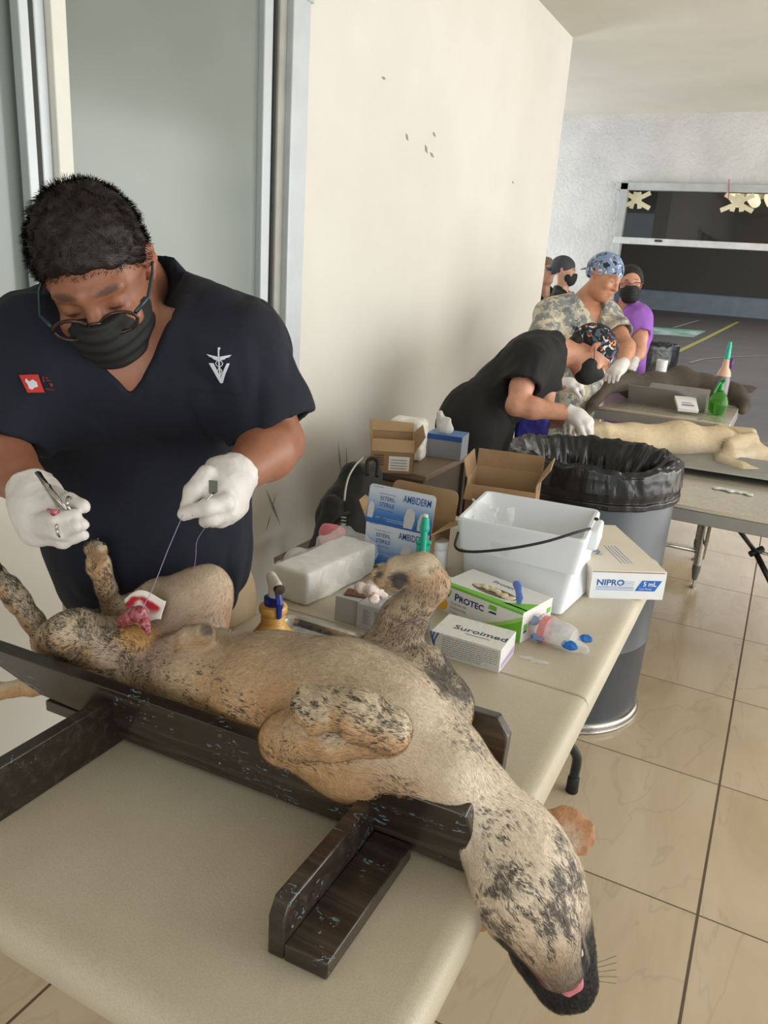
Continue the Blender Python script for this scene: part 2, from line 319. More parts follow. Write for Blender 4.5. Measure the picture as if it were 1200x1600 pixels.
class Sc:
    def __init__(s): s.p = []
    def _a(s, fn, lo, hi, k, neg=False): s.p.append((fn, np.minimum(lo, hi), np.maximum(lo, hi), k, neg)); return s
    def rc(s, a, b, ra, rb, k=.02, flat=None, neg=False):
        a = np.asarray(a, float); b = np.asarray(b, float); ba = b-a; L = max(ba@ba, 1e-12); r = max(ra, rb)
        if flat is not None: n, q = nrm(flat[0]), flat[1]; r = r*max(1, q)
        def fn(X, Y, Z):
            px, py, pz = X-a[0], Y-a[1], Z-a[2]; t = np.clip((px*ba[0]+py*ba[1]+pz*ba[2])/L, 0, 1)
            qx, qy, qz = px-t*ba[0], py-t*ba[1], pz-t*ba[2]
            if flat is None: d = np.sqrt(qx*qx+qy*qy+qz*qz)
            else:
                qn = qx*n[0]+qy*n[1]+qz*n[2]; d = np.sqrt(np.maximum(qx*qx+qy*qy+qz*qz-qn*qn, 0)+(qn/q)**2)
            d = d-(ra+t*(rb-ra))
            return d*min(1, flat[1]) if flat is not None else d
        return s._a(fn, np.minimum(a, b)-r, np.maximum(a, b)+r, k, neg)
    def ch(s, pts, rad, k=.015, flat=None, neg=False):
        for i in range(len(pts)-1): s.rc(pts[i], pts[i+1], rad[i], rad[i+1], k if i == 0 else min(k, .6*rad[i]+.002), flat, neg)
        return s
    def el(s, c, r, R=None, k=.02, neg=False):
        c = np.asarray(c, float); R = np.eye(3) if R is None else np.asarray(R); r = np.asarray(r, float); ext = np.sqrt((R**2)@(r**2))
        def fn(X, Y, Z):
            px, py, pz = X-c[0], Y-c[1], Z-c[2]; a0 = a1 = 0
            for i in range(3):
                l = px*R[0, i]+py*R[1, i]+pz*R[2, i]; a0 = a0+(l/r[i])**2; a1 = a1+(l/r[i]**2)**2
            k0 = np.sqrt(a0); return k0*(k0-1)/np.sqrt(a1+1e-12)
        return s._a(fn, c-ext, c+ext, k, neg)
    def half(s, c, n, lo, hi, k=.004):  # within lo..hi keep only the side n points to
        c = np.asarray(c, float); n = -nrm(n)
        return s._a(lambda X, Y, Z: -((X-c[0])*n[0]+(Y-c[1])*n[1]+(Z-c[2])*n[2]), np.asarray(lo, float), np.asarray(hi, float), k, True)
    def mesh(s, name, h, warp=None):
        pos = [p for p in s.p if not p[4]]; lo = np.min([p[1] for p in pos], 0)-3*h; hi = np.max([p[2] for p in pos], 0)+3*h
        n = np.ceil((hi-lo)/h).astype(int)+1; F = np.full(n, 10., dtype=np.float32); ax = [lo[i]+h*np.arange(n[i]) for i in range(3)]
        for fn, a, b, k, neg in s.p:
            mg = max(k, 2.5*h); i0 = np.clip(np.floor((a-mg-lo)/h).astype(int), 0, n); i1 = np.clip(np.ceil((b+mg-lo)/h).astype(int)+1, 0, n)
            if (i1 <= i0).any(): continue
            sl = tuple(slice(i0[i], i1[i]) for i in range(3)); X, Y, Z = np.meshgrid(*[ax[i][sl[i]].astype(np.float32) for i in range(3)], indexing='ij', sparse=True)
            d = fn(X, Y, Z); f = F[sl]; k = max(k, 1e-5)
            if neg: g = np.clip(.5-.5*(f+d)/k, 0, 1); F[sl] = f+(-d-f)*g+k*g*(1-g)
            else: g = np.clip(.5+.5*(f-d)/k, 0, 1); F[sl] = f+(d-f)*g-k*g*(1-g)
        if warp is not None:
            idx = np.argwhere(np.abs(F) < .03); P = lo+idx*h; F[tuple(idx.T)] += warp(P)
        return nets(name, F, lo, h)
def nets(name, F, lo, h):
    I = F < 0; n = np.array(F.shape)-1
    c = np.zeros(n, np.int8)
    for dx in (0, 1):
        for dy in (0, 1):
            for dz in (0, 1): c += I[dx:n[0]+dx, dy:n[1]+dy, dz:n[2]+dz]
    cells = np.argwhere((c > 0) & (c < 8)); ix = np.full(n, -1, np.int64); ix[tuple(cells.T)] = np.arange(len(cells))
    acc = np.zeros((len(cells), 3)); cnt = np.zeros(len(cells))
    for ax in range(3):
        o = [a for a in range(3) if a != ax]
        for u in (0, 1):
            for v in (0, 1):
                p = cells.copy(); p[:, o[0]] += u; p[:, o[1]] += v; q = p.copy(); q[:, ax] += 1
                a = F[tuple(p.T)].astype(float); b = F[tuple(q.T)].astype(float); m = (a < 0) != (b < 0)
                t = a[m]/(a[m]-b[m]); loc = (p[m]).astype(float); loc[:, ax] += t; acc[m] += loc; cnt[m] += 1
    V = lo+acc/cnt[:, None]*h; Q = []
    for ax in range(3):
        o1, o2 = (ax+1) % 3, (ax+2) % 3; s0 = [slice(None)]*3; s1 = [slice(None)]*3; s0[ax] = slice(0, -1); s1[ax] = slice(1, None)
        A = I[tuple(s0)]; B = I[tuple(s1)]; e = np.argwhere(A != B)
        ok = (e[:, o1] > 0) & (e[:, o2] > 0) & (e[:, o1] < n[o1]) & (e[:, o2] < n[o2]); e = e[ok]; fl = A[tuple(e.T)]
        def g(d1, d2): p = e.copy(); p[:, o1] -= d1; p[:, o2] -= d2; return ix[tuple(p.T)]
        q = np.stack([g(1, 1), g(0, 1), g(0, 0), g(1, 0)], 1); q[~fl] = q[~fl][:, ::-1]; Q.append(q)
    Q = np.concatenate(Q); Q = Q[(Q >= 0).all(1)]
    # relax a little
    E_ = np.concatenate([Q[:, [0, 1]], Q[:, [1, 2]], Q[:, [2, 3]], Q[:, [3, 0]]]); dg = np.bincount(E_.ravel(), minlength=len(V))[:, None]
    for it in range(2):
        for lam in (.5, -.48):
            A2 = np.zeros_like(V)
            for ax in range(3): A2[:, ax] = np.bincount(E_[:, 0], V[E_[:, 1], ax], len(V))+np.bincount(E_[:, 1], V[E_[:, 0], ax], len(V))
            V = V+lam*(A2/np.maximum(dg, 1)-V)
    me = bpy.data.meshes.new(name); me.vertices.add(len(V)); me.vertices.foreach_set('co', V.ravel())
    me.loops.add(len(Q)*4); me.loops.foreach_set('vertex_index', Q.ravel().astype(np.int32)); me.polygons.add(len(Q))
    me.polygons.foreach_set('loop_start', np.arange(0, len(Q)*4, 4, dtype=np.int32)); me.update(calc_edges=True); me.validate(); me.shade_smooth()
    return me
def verts(me): a = np.empty(len(me.vertices)*3); me.vertices.foreach_get('co', a); return a.reshape(-1, 3)
def normals(me): a = np.empty(len(me.vertices)*3, dtype=np.float32); me.vertex_normals.foreach_get('vector', a); return a.reshape(-1, 3).astype(float)
def setcol(me, rgb, name='Col'):
    a = me.color_attributes.new(name, 'FLOAT_COLOR', 'POINT'); q = np.ones((len(rgb), 4), np.float32); q[:, :3] = rgb; a.data.foreach_set('color', q.ravel())
def setvec(me, V, name): a = me.attributes.new(name, 'FLOAT_VECTOR', 'POINT'); a.data.foreach_set('vector', np.asarray(V, np.float32).ravel())
def lin(*c): return np.array(srgb(*c)[:3])
def ss(a, b, x): t = np.clip((x-a)/(b-a), 0, 1); return t*t*(3-2*t)
def segdist(P, a, b):
    a = np.asarray(a, float); b = np.asarray(b, float); ba = b-a; t = np.clip((P-a)@ba/(ba@ba), 0, 1); return np.linalg.norm(P-a-t[:, None]*ba, axis=1), t
# ---------------------------------------------------------------- writing and printed marks
def text_mesh(txt, size, bold=0, shear=0, sx=1, align='LEFT'):
    c = bpy.data.curves.new('t', 'FONT'); c.body = txt; c.size = size; c.offset = bold; c.shear = shear; c.align_x = align; c.resolution_u = 3
    o = bpy.data.objects.new('t', c); me = bpy.data.meshes.new_from_object(o); bpy.data.objects.remove(o); bpy.data.curves.remove(c)
    me.transform(Matrix.Diagonal((sx, 1, 1, 1))); return me
def label(name, txt, org, ux, uy, size, mat, parent, off=.0006, **k):
    """flat lettering laid on a surface: org is the baseline start, ux the reading direction, uy up"""
    me = text_mesh(txt, size, **k); ux = nrm(ux); uy = nrm(np.asarray(uy)-ux*(ux@np.asarray(uy))); n = np.cross(ux, uy); o = np.asarray(org)+n*off
    me.transform(Matrix(((ux[0], uy[0], n[0], o[0]), (ux[1], uy[1], n[1], o[1]), (ux[2], uy[2], n[2], o[2]), (0, 0, 0, 1))))
    return put(name, me, mat, parent)
def flat(name, polys, org, ux, uy, mat, parent, off=.0005):
    ux = nrm(ux); uy = nrm(np.asarray(uy)-ux*(ux@np.asarray(uy))); n = np.cross(ux, uy); mb = MB(); o = np.asarray(org)+n*off
    for P in polys: mb.add([o+ux*x+uy*y for x, y in P], [tuple(range(len(P)))])
    return mb.build(name, mat, parent)
def drape(name, polys, org, ux, uy, bvh, mat, parent, off=.0015, cut=.006):
    """an embroidered or printed mark that lies on a curved surface"""
    ux = nrm(ux); uy = nrm(np.asarray(uy)-ux*(ux@np.asarray(uy))); n = np.cross(ux, uy); bm = bmesh.new()
    for P in polys:
        vs_ = [bm.verts.new((x, y, 0)) for x, y in P]
        if len(vs_) > 2: bm.faces.new(vs_)
    bmesh.ops.triangulate(bm, faces=bm.faces[:])
    for it in range(4):
        e = [q for q in bm.edges if q.calc_length() > cut]
        if not e: break
        bmesh.ops.subdivide_edges(bm, edges=e, cuts=1); bmesh.ops.triangulate(bm, faces=bm.faces[:])
    for q in bm.verts:
        p = np.asarray(org)+ux*q.co.x+uy*q.co.y; h = bvh.ray_cast(Vector(p+n*.12), Vector(-n))
        q.co = (h[0]+h[1]*off) if h[0] is not None else Vector(p)
    me = bpy.data.meshes.new(name); bm.to_mesh(me); bm.free(); return put(name, me, mat, parent)
def textpolys(txt, size, **k):
    me = text_mesh(txt, size, **k); return [[(me.vertices[i].co.x, me.vertices[i].co.y) for i in p.vertices] for p in me.polygons]
# ================================================================ THE NEAR FOLDING TABLE
TX0, TX1, TY0, TY1, TZ = -.950, -.205, .455, 2.27, .74
m_tab = NT('speckled_cream_plastic'); v = m_tab.co()
c1 = m_tab.ramp(m_tab.noise(v, 2.5, 5, .6), [(.3, srgb(186, 176, 154)), (.7, srgb(204, 196, 176))])
c1 = m_tab.mix(m_tab.math('MULTIPLY', m_tab.ramp(m_tab.noise(v, 420, 2), [(.45, (0, 0, 0)), (.62, (1, 1, 1))]), .22), c1, srgb(148, 138, 118))
c1 = m_tab.mix(m_tab.math('MULTIPLY', m_tab.ramp(m_tab.noise(m_tab.co(scale=(1, .35, 1), rot=(0, 0, .6)), 24, 8, .7), [(.68, (0, 0, 0)), (.74, (1, 1, 1))]), .35), c1, srgb(150, 140, 120))
m_tab.set(Base_Color=c1, Roughness=.5).bump(m_tab.noise(v, 300, 3), .25, .0015); m_tab = m_tab.m
m_leg = M_('dark_green_grey_steel', (44, 54, 52), .35, .5, var=.1); m_rub = M_('black_rubber', (18, 18, 18), .6, var=.1)
ft = empty('folding_table', (TX0+.37, 1.36, 0), 'cream plastic folding table carrying the tan dog and the supplies', 'table')
def slab(y0, y1, nm):
    L = []; i0, i1 = (1, .12) if y0 < 1 else (.12, 1)
    for ins, z in ((.012, -.046), (.002, -.046), (0, -.044), (0, -.026), (.0015, -.017), (.005, -.009), (.010, -.004), (.018, -.001), (.030, 0), (.034, 0), (.040, 0)):
        o = []
        for sx, sy, a0 in ((1, 1, 0), (-1, 1, 90), (-1, -1, 180), (1, -1, 270)):
            outer = (sy > 0) == (y1 > 2); r = max(.004, .045-ins) if outer else .003
            cx = (TX1-ins-r) if sx > 0 else (TX0+ins+r); cy = (y1-ins*i1-r) if sy > 0 else (y0+ins*i0+r)
            for k in range(7): a = math.radians(a0+15*k); o.append((cx+r*math.cos(a), cy+r*math.sin(a), TZ+z))
        L.append(o)
    n = len(L[0]); f = [(i*n+k, i*n+(k+1) % n, (i+1)*n+(k+1) % n, (i+1)*n+k) for i in range(len(L)-1) for k in range(n)]+[tuple((len(L)-1)*n+k for k in range(n)), tuple(range(n-1, -1, -1))]
    return MB().add(sum(L, []), f).build(nm, m_tab, ft, smooth=45)
slab(TY0, 1.3595, 'tabletop'); slab(1.3615, TY1, 'tabletop')
MB().box(((TX0+TX1)/2, 1.36, TZ-.034), (TX1-TX0-.04, .03, .05)).build('hinge_rail', m_leg, ft)
for y, s in ((.82, 1), (1.93, -1)):
    b = MB()
    for x in ((TX0+.213 if s > 0 else TX0+.12), TX1-.12):
        p = [np.array([x, y, TZ-.05]), np.array([x, y, .45]), np.array([x-(0 if s > 0 else 0), y, .3])]
        x2 = x+(.03 if x > -.5 else -.03); x2 = x; q = catmull([[x-.05, y, TZ-.05], [x-.05, y, .40], [x-.045, y-s*.04, .30], [x-.025, y-s*.11, .20], [x2, y-s*.155, .13], [x2, y-s*.165, .06], [x2, y-s*.165, .0]], 5)
        l = MB().tube(q, .0145, 10).build('leg', m_leg, ft, smooth=True)
        MB().lathe([(.017, 0), (.019, .004), (.018, .05), (.0155, .055)], (x2, y-s*.165, 0.0), 14).build('foot_cap', m_rub, l, smooth=50)
    b.tube([[TX0+.16, y, .42], [TX1-.17, y, .42]], .012, 8); b.tube([[TX0+.37, y, .42], [TX0+.37, y+s*.38, TZ-.05]], .01, 8)
    b.build('leg_brace', m_leg, ft, smooth=True)
# bent leg visible past the table's right edge near the drum
# ================================================================ THE DARK WOODEN TROUGH
m_wood = NT('dark_stained_wood'); v = m_wood.co(scale=(1, 1, 1))
w0 = m_wood.ramp(m_wood.noise(m_wood.co(scale=(.06, 1, 1)), 60, 6, .6, .4), [(.3, srgb(34, 25, 21)), (.55, srgb(54, 44, 37)), (.75, srgb(80, 71, 60))])
chips = m_wood.math('MULTIPLY', m_wood.math('GREATER_THAN', m_wood.noise(m_wood.co(scale=(.6, 1, 1.6)), 75, 5, .75, 1.0), .60), m_wood.math('GREATER_THAN', m_wood.noise(v, 11, 3), .57))
w0 = m_wood.mix(chips, w0, srgb(110, 142, 156))
m_wood.set(Base_Color=w0, Roughness=.27, Coat_Weight=.25, Coat_Roughness=.2).bump(m_wood.noise(m_wood.co(scale=(.12, 1, 1)), 90, 5), .35, .002); m_wood = m_wood.m
tr = empty('positioning_trough', (-.65, .9, TZ), 'dark varnished wooden trough with chipped blue paint holding the tan dog', 'trough')
def plank(name, P, thick, n, par=tr):  # P: outline polygon, extruded by thick along n
    P = [np.asarray(p, float) for p in P]; n = nrm(n)*thick; k = len(P)
    f = [tuple(range(k)), tuple(range(2*k-1, k-1, -1))]+[(i, i+k, (i+1) % k+k, (i+1) % k) for i in range(k)]
    mb = MB().add(P+[p+n for p in P], f); me = mb.mesh(name); bm = bmesh.new(); bm.from_mesh(me); bmesh.ops.recalc_face_normals(bm, faces=bm.faces); bm.to_mesh(me); bm.free()
    return put(name, me, m_wood, par, bevel=.0025)
ZT = .853
plank('side_board', [(-1.20, .787, ZT), (-.244, .787, ZT), (-.238, .803, ZT-.035), (-.238, .812, TZ+.004), (-1.0, .812, TZ+.035), (-1.13, .795, ZT-.02)], .024, (0, 1, .15))
plank('side_board', [(-1.16, 1.02, ZT+.002), (-.285, 1.02, ZT+.002), (-.262, 1.01, ZT-.02), (-.262, .995, TZ+.005), (-1.0, .995, TZ+.03)], .024, (0, 1, -.15))
MB().box((-.62, .905, TZ+.018), (.74, .185, .02)).build('base_board', m_wood, tr, bevel=.002)
# channel shaped feet reaching towards the viewer
def foot(x0, x1, y0, y1, hb, nm='support', cut=True):
    plank(nm, [(x0, y0, TZ), (x0, y1, TZ), (x0, y1, TZ+hb), (x0, y0+.0, TZ+hb)] if not cut else [(x0, y0, TZ), (x0, y1, TZ), (x0, y1, TZ+hb), (x0, y0+.012, TZ+hb), (x0, y0, TZ+hb-.02)], .022, (1, 0, 0))
    MB().box(((x0+x1)/2+.011, (y0+y1)/2, TZ+.012), (x1-x0-.022, y1-y0, .024)).build('support_base', m_wood, tr, bevel=.002)
foot(-.396, -.318, .588, .806, .075); plank('support', [(-.852, .578, TZ), (-.852, .822, TZ), (-.852, .822, TZ+.084), (-.852, .578, TZ+.084)], .022, (1, 0, 0)); MB().box((-.885, .70, TZ+.012), (.066, .24, .024)).build('support_base', m_wood, tr, bevel=.002)
plank('support', [(-.396, 1.045, TZ), (-.396, 1.17, TZ), (-.396, 1.17, TZ+.05), (-.396, 1.045, TZ+.05)], .022, (1, 0, 0))
for ch in tr.children: ch.data.transform(Matrix(((1, 0, 0, 0), (.044, 1, 0, .044*(-.65+.24)), (0, 0, 1, 0), (0, 0, 0, 1))))
# ================================================================ SUPPLIES ON THE TABLE
def pm(name, col, rough=.45, **k): return M_(name, col, rough, var=k.pop('var', .04), **k)
m_white = pm('white_card', (226, 226, 224), .5); m_ink = pm('dark_ink', (52, 54, 62), .6); m_grey = pm('grey_ink', (140, 144, 150), .6); m_blueink = pm('blue_ink', (38, 82, 158), .5)
m_kraft = NT('kraft_cardboard'); v = m_kraft.co(); m_kraft.set(Base_Color=m_kraft.ramp(m_kraft.noise(v, 14, 5), [(.3, srgb(140, 110, 78)), (.7, srgb(158, 128, 94))]), Roughness=.8).bump(m_kraft.noise(m_kraft.co(scale=(1, 1, .1)), 120, 2), .1, .001); m_kraft = m_kraft.m
m_kraft_in = M_('cardboard_inside', (170, 142, 106), .85, var=.08)
clear = NT('clear_film'); clear.set(Base_Color=(1, 1, 1, 1), Roughness=.12, Transmission_Weight=1, IOR=1.12, Alpha=.55); clear.bump(clear.noise(clear.co(), 40, 4, .7, 1.5), 1, .02); clear = clear.m
class Box:
    """a closed carton: FL, FR front bottom corners, depth and height"""
    def __init__(s, FL, FR, dep, h, w=None):
        s.o = np.array([FL[0], FL[1], FL[2]], float); s.x = nrm(np.array([FR[0]-FL[0], FR[1]-FL[1], 0])); s.w = w or np.linalg.norm(np.asarray(FR)[:2]-np.asarray(FL)[:2]); s.z = np.array([0, 0, 1.]); s.y = np.cross(s.z, s.x); s.d = dep; s.h = h
    def p(s, x, y, z): return s.o+s.x*x*s.w+s.y*y*s.d+s.z*z*s.h
    def mb(s): return MB().hexa([s.p(0, 0, 0), s.p(1, 0, 0), s.p(1, 1, 0), s.p(0, 1, 0), s.p(0, 0, 1), s.p(1, 0, 1), s.p(1, 1, 1), s.p(0, 1, 1)])
    def front(s, x, z): return s.p(x, 0, z), s.x, s.z
    def top(s, x, y): return s.p(x, y, 1), s.x, s.y
    def right(s, y, z): return s.p(1, y, z), s.y, s.z
def root(bx, name, lab, cat, **k): return empty(name, bx.p(.5, .5, 0), lab, cat, **k)
# green and white glove dispenser
bx = Box((-.605, 1.556, TZ), (-.391, 1.502, TZ), .125, .072); r = root(bx, 'glove_box', 'green and white PROTEC examination glove box with a cream glove in its slot', 'box')
bx.mb().build('carton', m_white, r, bevel=.0015)
m_green = pm('bright_green_print', (112, 190, 52), .45); m_navy = pm('navy_print', (30, 52, 112), .45); m_yel = pm('yellow_print', (238, 178, 48), .5)
W_, H_ = bx.w, bx.h
o, ux, uy = bx.front(0, 0)
cur = [(W_*(.40+.6*t), H_*(.02+.74*t**1.7)) for t in np.linspace(0, 1, 14)]
flat('green_panel', [[(W_*.40, .0005), (W_*.995, .0005), (W_*.995, H_*.74)][:0] or [(W_, .0005)]+cur[::-1]+[(W_*.4, .0005)]], o, ux, uy, m_green, r)
cur2 = [(W_*(.34+.66*t), H_*(.06+.82*t**1.6)) for t in np.linspace(0, 1, 14)]
flat('pale_green_curve', [[(a[0], a[1]), (b_[0], b_[1]), (c_[0], c_[1]), (d_[0], d_[1])] for a, b_, c_, d_ in zip(cur[:-1], cur[1:], cur2[1:], cur2[:-1])][3:], o, ux, uy, pm('light_green_print', (160, 210, 110)), r)
flat('top_band', [[(0, H_*.93), (W_, H_*.93), (W_, H_), (0, H_)]], o, ux, uy, m_green, r)
label('brand_lettering', 'P', bx.p(.185, 0, .56), ux, uy, .024, m_navy, r, bold=.0006); label('brand_lettering', 'ROTEC', bx.p(.243, 0, .56), ux, uy, .0195, m_navy, r, bold=.0006, sx=1.08)
flat('green_emblem', [[(W_*.06, H_*.70), (W_*.14, H_*.70), (W_*.14, H_*.84), (W_*.09, H_*.86), (W_*.06, H_*.86)]], o, ux, uy, m_green, r); flat('green_emblem', [[(W_*.60, H_*.72), (W_*.70, H_*.72), (W_*.70, H_*.87), (W_*.61, H_*.87)]], o, ux, uy, m_green, r)
flat('navy_emblem', [[(W_*.05, H_*.60), (W_*.11, H_*.58), (W_*.13, H_*.68), (W_*.06, H_*.66)]], o, ux, uy, m_navy, r); flat('navy_emblem', [[(W_*.60, H_*.60), (W_*.70, H_*.60), (W_*.70, H_*.67), (W_*.63, H_*.67)]], o, ux, uy, m_navy, r)
flat('orange_disc', [[(W_*.03+.017*math.cos(a), H_*.30+.017*math.sin(a)) for a in np.linspace(0, 6.28, 24)[:-1]]], o, ux, uy, m_yel, r)
for i, s_ in enumerate(('Guantes de', 'Exploración', 'de látex')): label('small_print', s_, bx.p(.14, 0, .40-.15*i), ux, uy, .0095 if i < 2 else .007, m_grey, r)
o, ux, uy = bx.top(0, 0); D_ = bx.d
flat('top_green_edge', [[(0, 0), (W_, 0), (W_, D_*.14), (W_*.6, D_*.16), (0, D_*.10)], [(W_*.72, D_*.1), (W_, D_*.1), (W_, D_*.52), (W_*.86, D_*.30)]], o, ux, uy, m_green, r)
label('brand_lettering', 'Protec', bx.p(.36, .72, 1), ux, uy, .02, m_navy, r, sx=1.1)
sl = [(W_*(.52+.27*math.cos(a)), D_*(.38+.17*math.sin(a))) for a in np.linspace(0, 6.28, 28)[:-1]]
flat('dispensing_slot', [sl], o, ux, uy, pm('slot_dark', (110, 100, 80), .8), r)
s_ = Sc(); q = bx.p(.52, .38, 1)
for k in range(7): a = k*.9; s_.el(q+bx.x*(-.045+.015*k)+bx.y*.006*math.sin(a)+np.array([0, 0, .0005+.0025*abs(math.sin(a*1.7))]), (.013, .008, .0035), np.array([bx.x, bx.y, bx.z]).T@rotz(a).T, .004)
put('latex_glove', s_.mesh('latex_glove', .0012), pm('cream_latex', (216, 202, 170), .55), r)
o, ux, uy = bx.right(0, 0); label('brand_lettering', 'PROTEC', bx.p(1, .22, .42), ux, uy, .018, m_navy, r, bold=.0004)
flat('green_emblem', [[(.008, .028), (.022, .028), (.022, .042), (.008, .042)]], o, ux, uy, m_green, r); flat('green_emblem', [[(D_-.022, .040), (D_-.006, .040), (D_-.006, .052), (D_-.022, .052)]], o, ux, uy, m_green, r)
flat('navy_emblem', [[(.008, .021), (.02, .021), (.022, .026), (.01, .027)]], o, ux, uy, m_navy, r)
# blue toothed clip standing behind the glove box
s_ = Sc(); q = AD(812, 932, 1.70); s_.ch([q+np.array([0, 0, -.03]), q, q+np.array([-.008, 0, .025])], [.007, .005, .011], .006, flat=((0, 1, .2), .35))
q0 = q.copy()
tag(put('brush', s_.mesh('brush', .0012), pm('blue_plastic', (104, 134, 214), .35)), 'small blue plastic brush sticking up from the green glove box', 'brush')
# white and lilac carton
bx = Box((-.537, 1.350, TZ), (-.386, 1.352, TZ), .098, .052); r = root(bx, 'suture_box', 'white SUROIMED carton with lilac end, in front of the green glove box', 'box')
mc = NT('pale_printed_card'); v = mc.co(); vo = mc.n('ShaderNodeTexVoronoi', {'Vector': v, 'Scale': 55.}, feature='DISTANCE_TO_EDGE').outputs[0]
mc.set(Base_Color=mc.ramp(vo, [(0, srgb(222, 218, 204)), (.12, srgb(226, 228, 226)), (.4, srgb(206, 216, 224))]), Roughness=.45); bx.mb().build('carton', mc.m, r, bevel=.001)
W_, H_, D_ = bx.w, bx.h, bx.d
label('brand_lettering', 'Suroimed', bx.p(.22, .38, 1), bx.x, bx.y, .026, m_ink, r, sx=1.15, bold=.0002); flat('underline', [[(W_*.42, D_*.27), (W_*.78, D_*.27), (W_*.78, D_*.285), (W_*.42, D_*.285)]], *bx.top(0, 0), m_ink, r)
pr_ = MB(); random.seed(4)
pl = []
for i in range(9):
    y = H_*(.86-.088*i); x = W_*.17
    while x < W_*(.97-.05*(i > 6)*5): L = random.uniform(.003, .010); pl.append([(x, y), (min(x+L, W_*.96), y), (min(x+L, W_*.96), y+.0009), (x, y+.0009)]); x += L+.0015
flat('small_print', pl, *bx.front(0, 0), m_ink, r)
wv = [[(W_*(.02+.03*math.sin(t*5+k)+.028*k), H_*t), (W_*(.045+.03*math.sin(t*5+k)+.028*k), H_*t), (W_*(.045+.03*math.sin(t*5+.5+k)+.028*k), H_*(t+.1)), (W_*(.02+.03*math.sin(t*5+.5+k)+.028*k), H_*(t+.1))] for k in range(3) for t in np.arange(0, .95, .1)]
flat('blue_wave', wv, *bx.front(0, 0), pm('blue_wave_ink', (74, 110, 176)), r)
flat('lilac_band', [[(D_*.1, H_*.12), (D_*.95, H_*.12), (D_*.95, H_*.42), (D_*.1, H_*.30)]], *bx.right(0, 0), pm('lilac_ink', (186, 160, 206)), r)
# two small grey boxes
bx = Box((-.779, 1.373, TZ), (-.722, 1.375, TZ), .075, .058); r = root(bx, 'small_carton', 'small plain grey carton with torn brown lid, left of its lettered twin', 'box')
bx.mb().build('carton', pm('grey_card', (186, 186, 186), .6), r, bevel=.001); MB().box(bx.p(.62, .45, 1.03), (.05, .035, .003), rotz(.25)).build('torn_lid', M_('torn_brown_card', (112, 70, 48), .8), r)
bx = Box((-.720, 1.366, TZ), (-.575, 1.368, TZ), .078, .058); r = root(bx, 'small_carton', 'grey carton printed with small columns of text beside the raised foreleg', 'box')
bx.mb().build('carton', pm('grey_card_2', (196, 198, 200), .55), r, bevel=.001)
pl = []
for cx in (.10, .30, .52):
    for i in range(12): pl.append([(bx.w*cx, bx.h*(.82-.05*i)), (bx.w*cx+.011+.004*((i*7) % 3), bx.h*(.82-.05*i)), (bx.w*cx+.011+.004*((i*7) % 3), bx.h*(.83-.05*i)+.0008), (bx.w*cx, bx.h*(.83-.05*i)+.0008)])
flat('small_print', pl, *bx.front(0, 0), m_grey, r)
# tissue and glass vials on top
s_ = Sc(); q = AD(575, 922, 1.66); random.seed(3)
for k in range(12): s_.el(q+np.array([random.uniform(-.028, .03), random.uniform(-.02, .02), random.uniform(-.014, .014)]), (random.uniform(.008, .018), random.uniform(.008, .016), random.uniform(.006, .013)), None, .006)
tag(put('tissue', s_.mesh('tissue', .0022, lambda P: (fbm(P, 90, 3)-.5)*.008), M_('pink_white_tissue', (226, 210, 202), .8, var=.06)), 'crumpled pinkish white tissue on top of the small grey cartons', 'tissue')
vg = NT('vial_glass'); vg.set(Base_Color=(.9, .93, .9, 1), Roughness=.05, Transmission_Weight=.8, IOR=1.4)
for i, (u, v_) in enumerate(((608, 934), (626, 938))):
    q = AD(u, v_, 1.66); q[2] = TZ+.058+.010; a = nrm(np.array([1, .25-.3*i, 0])); R = frame(np.cross([0, 0, 1.], a), a); R = np.array([R[:, 0], R[:, 1], R[:, 2]]).T
    rr = empty('glass_vial', q, ['small clear glass vial lying nearest the tissue on grey carton', 'small clear glass vial lying under the curled paw on grey carton'][i], 'vial', 'glass vials on the grey carton')
    MB().lathe([(.009, -.018), (.010, -.016), (.010, .008), (.005, .013), (.005, .016)], q, 16, R).build('bottle', vg.m, rr, smooth=50); MB().lathe([(.0065, .014), (.0068, .022)], q, 14, R).build('cap', pm('silver_cap', (180, 182, 184), .25, metal=1), rr, smooth=50)
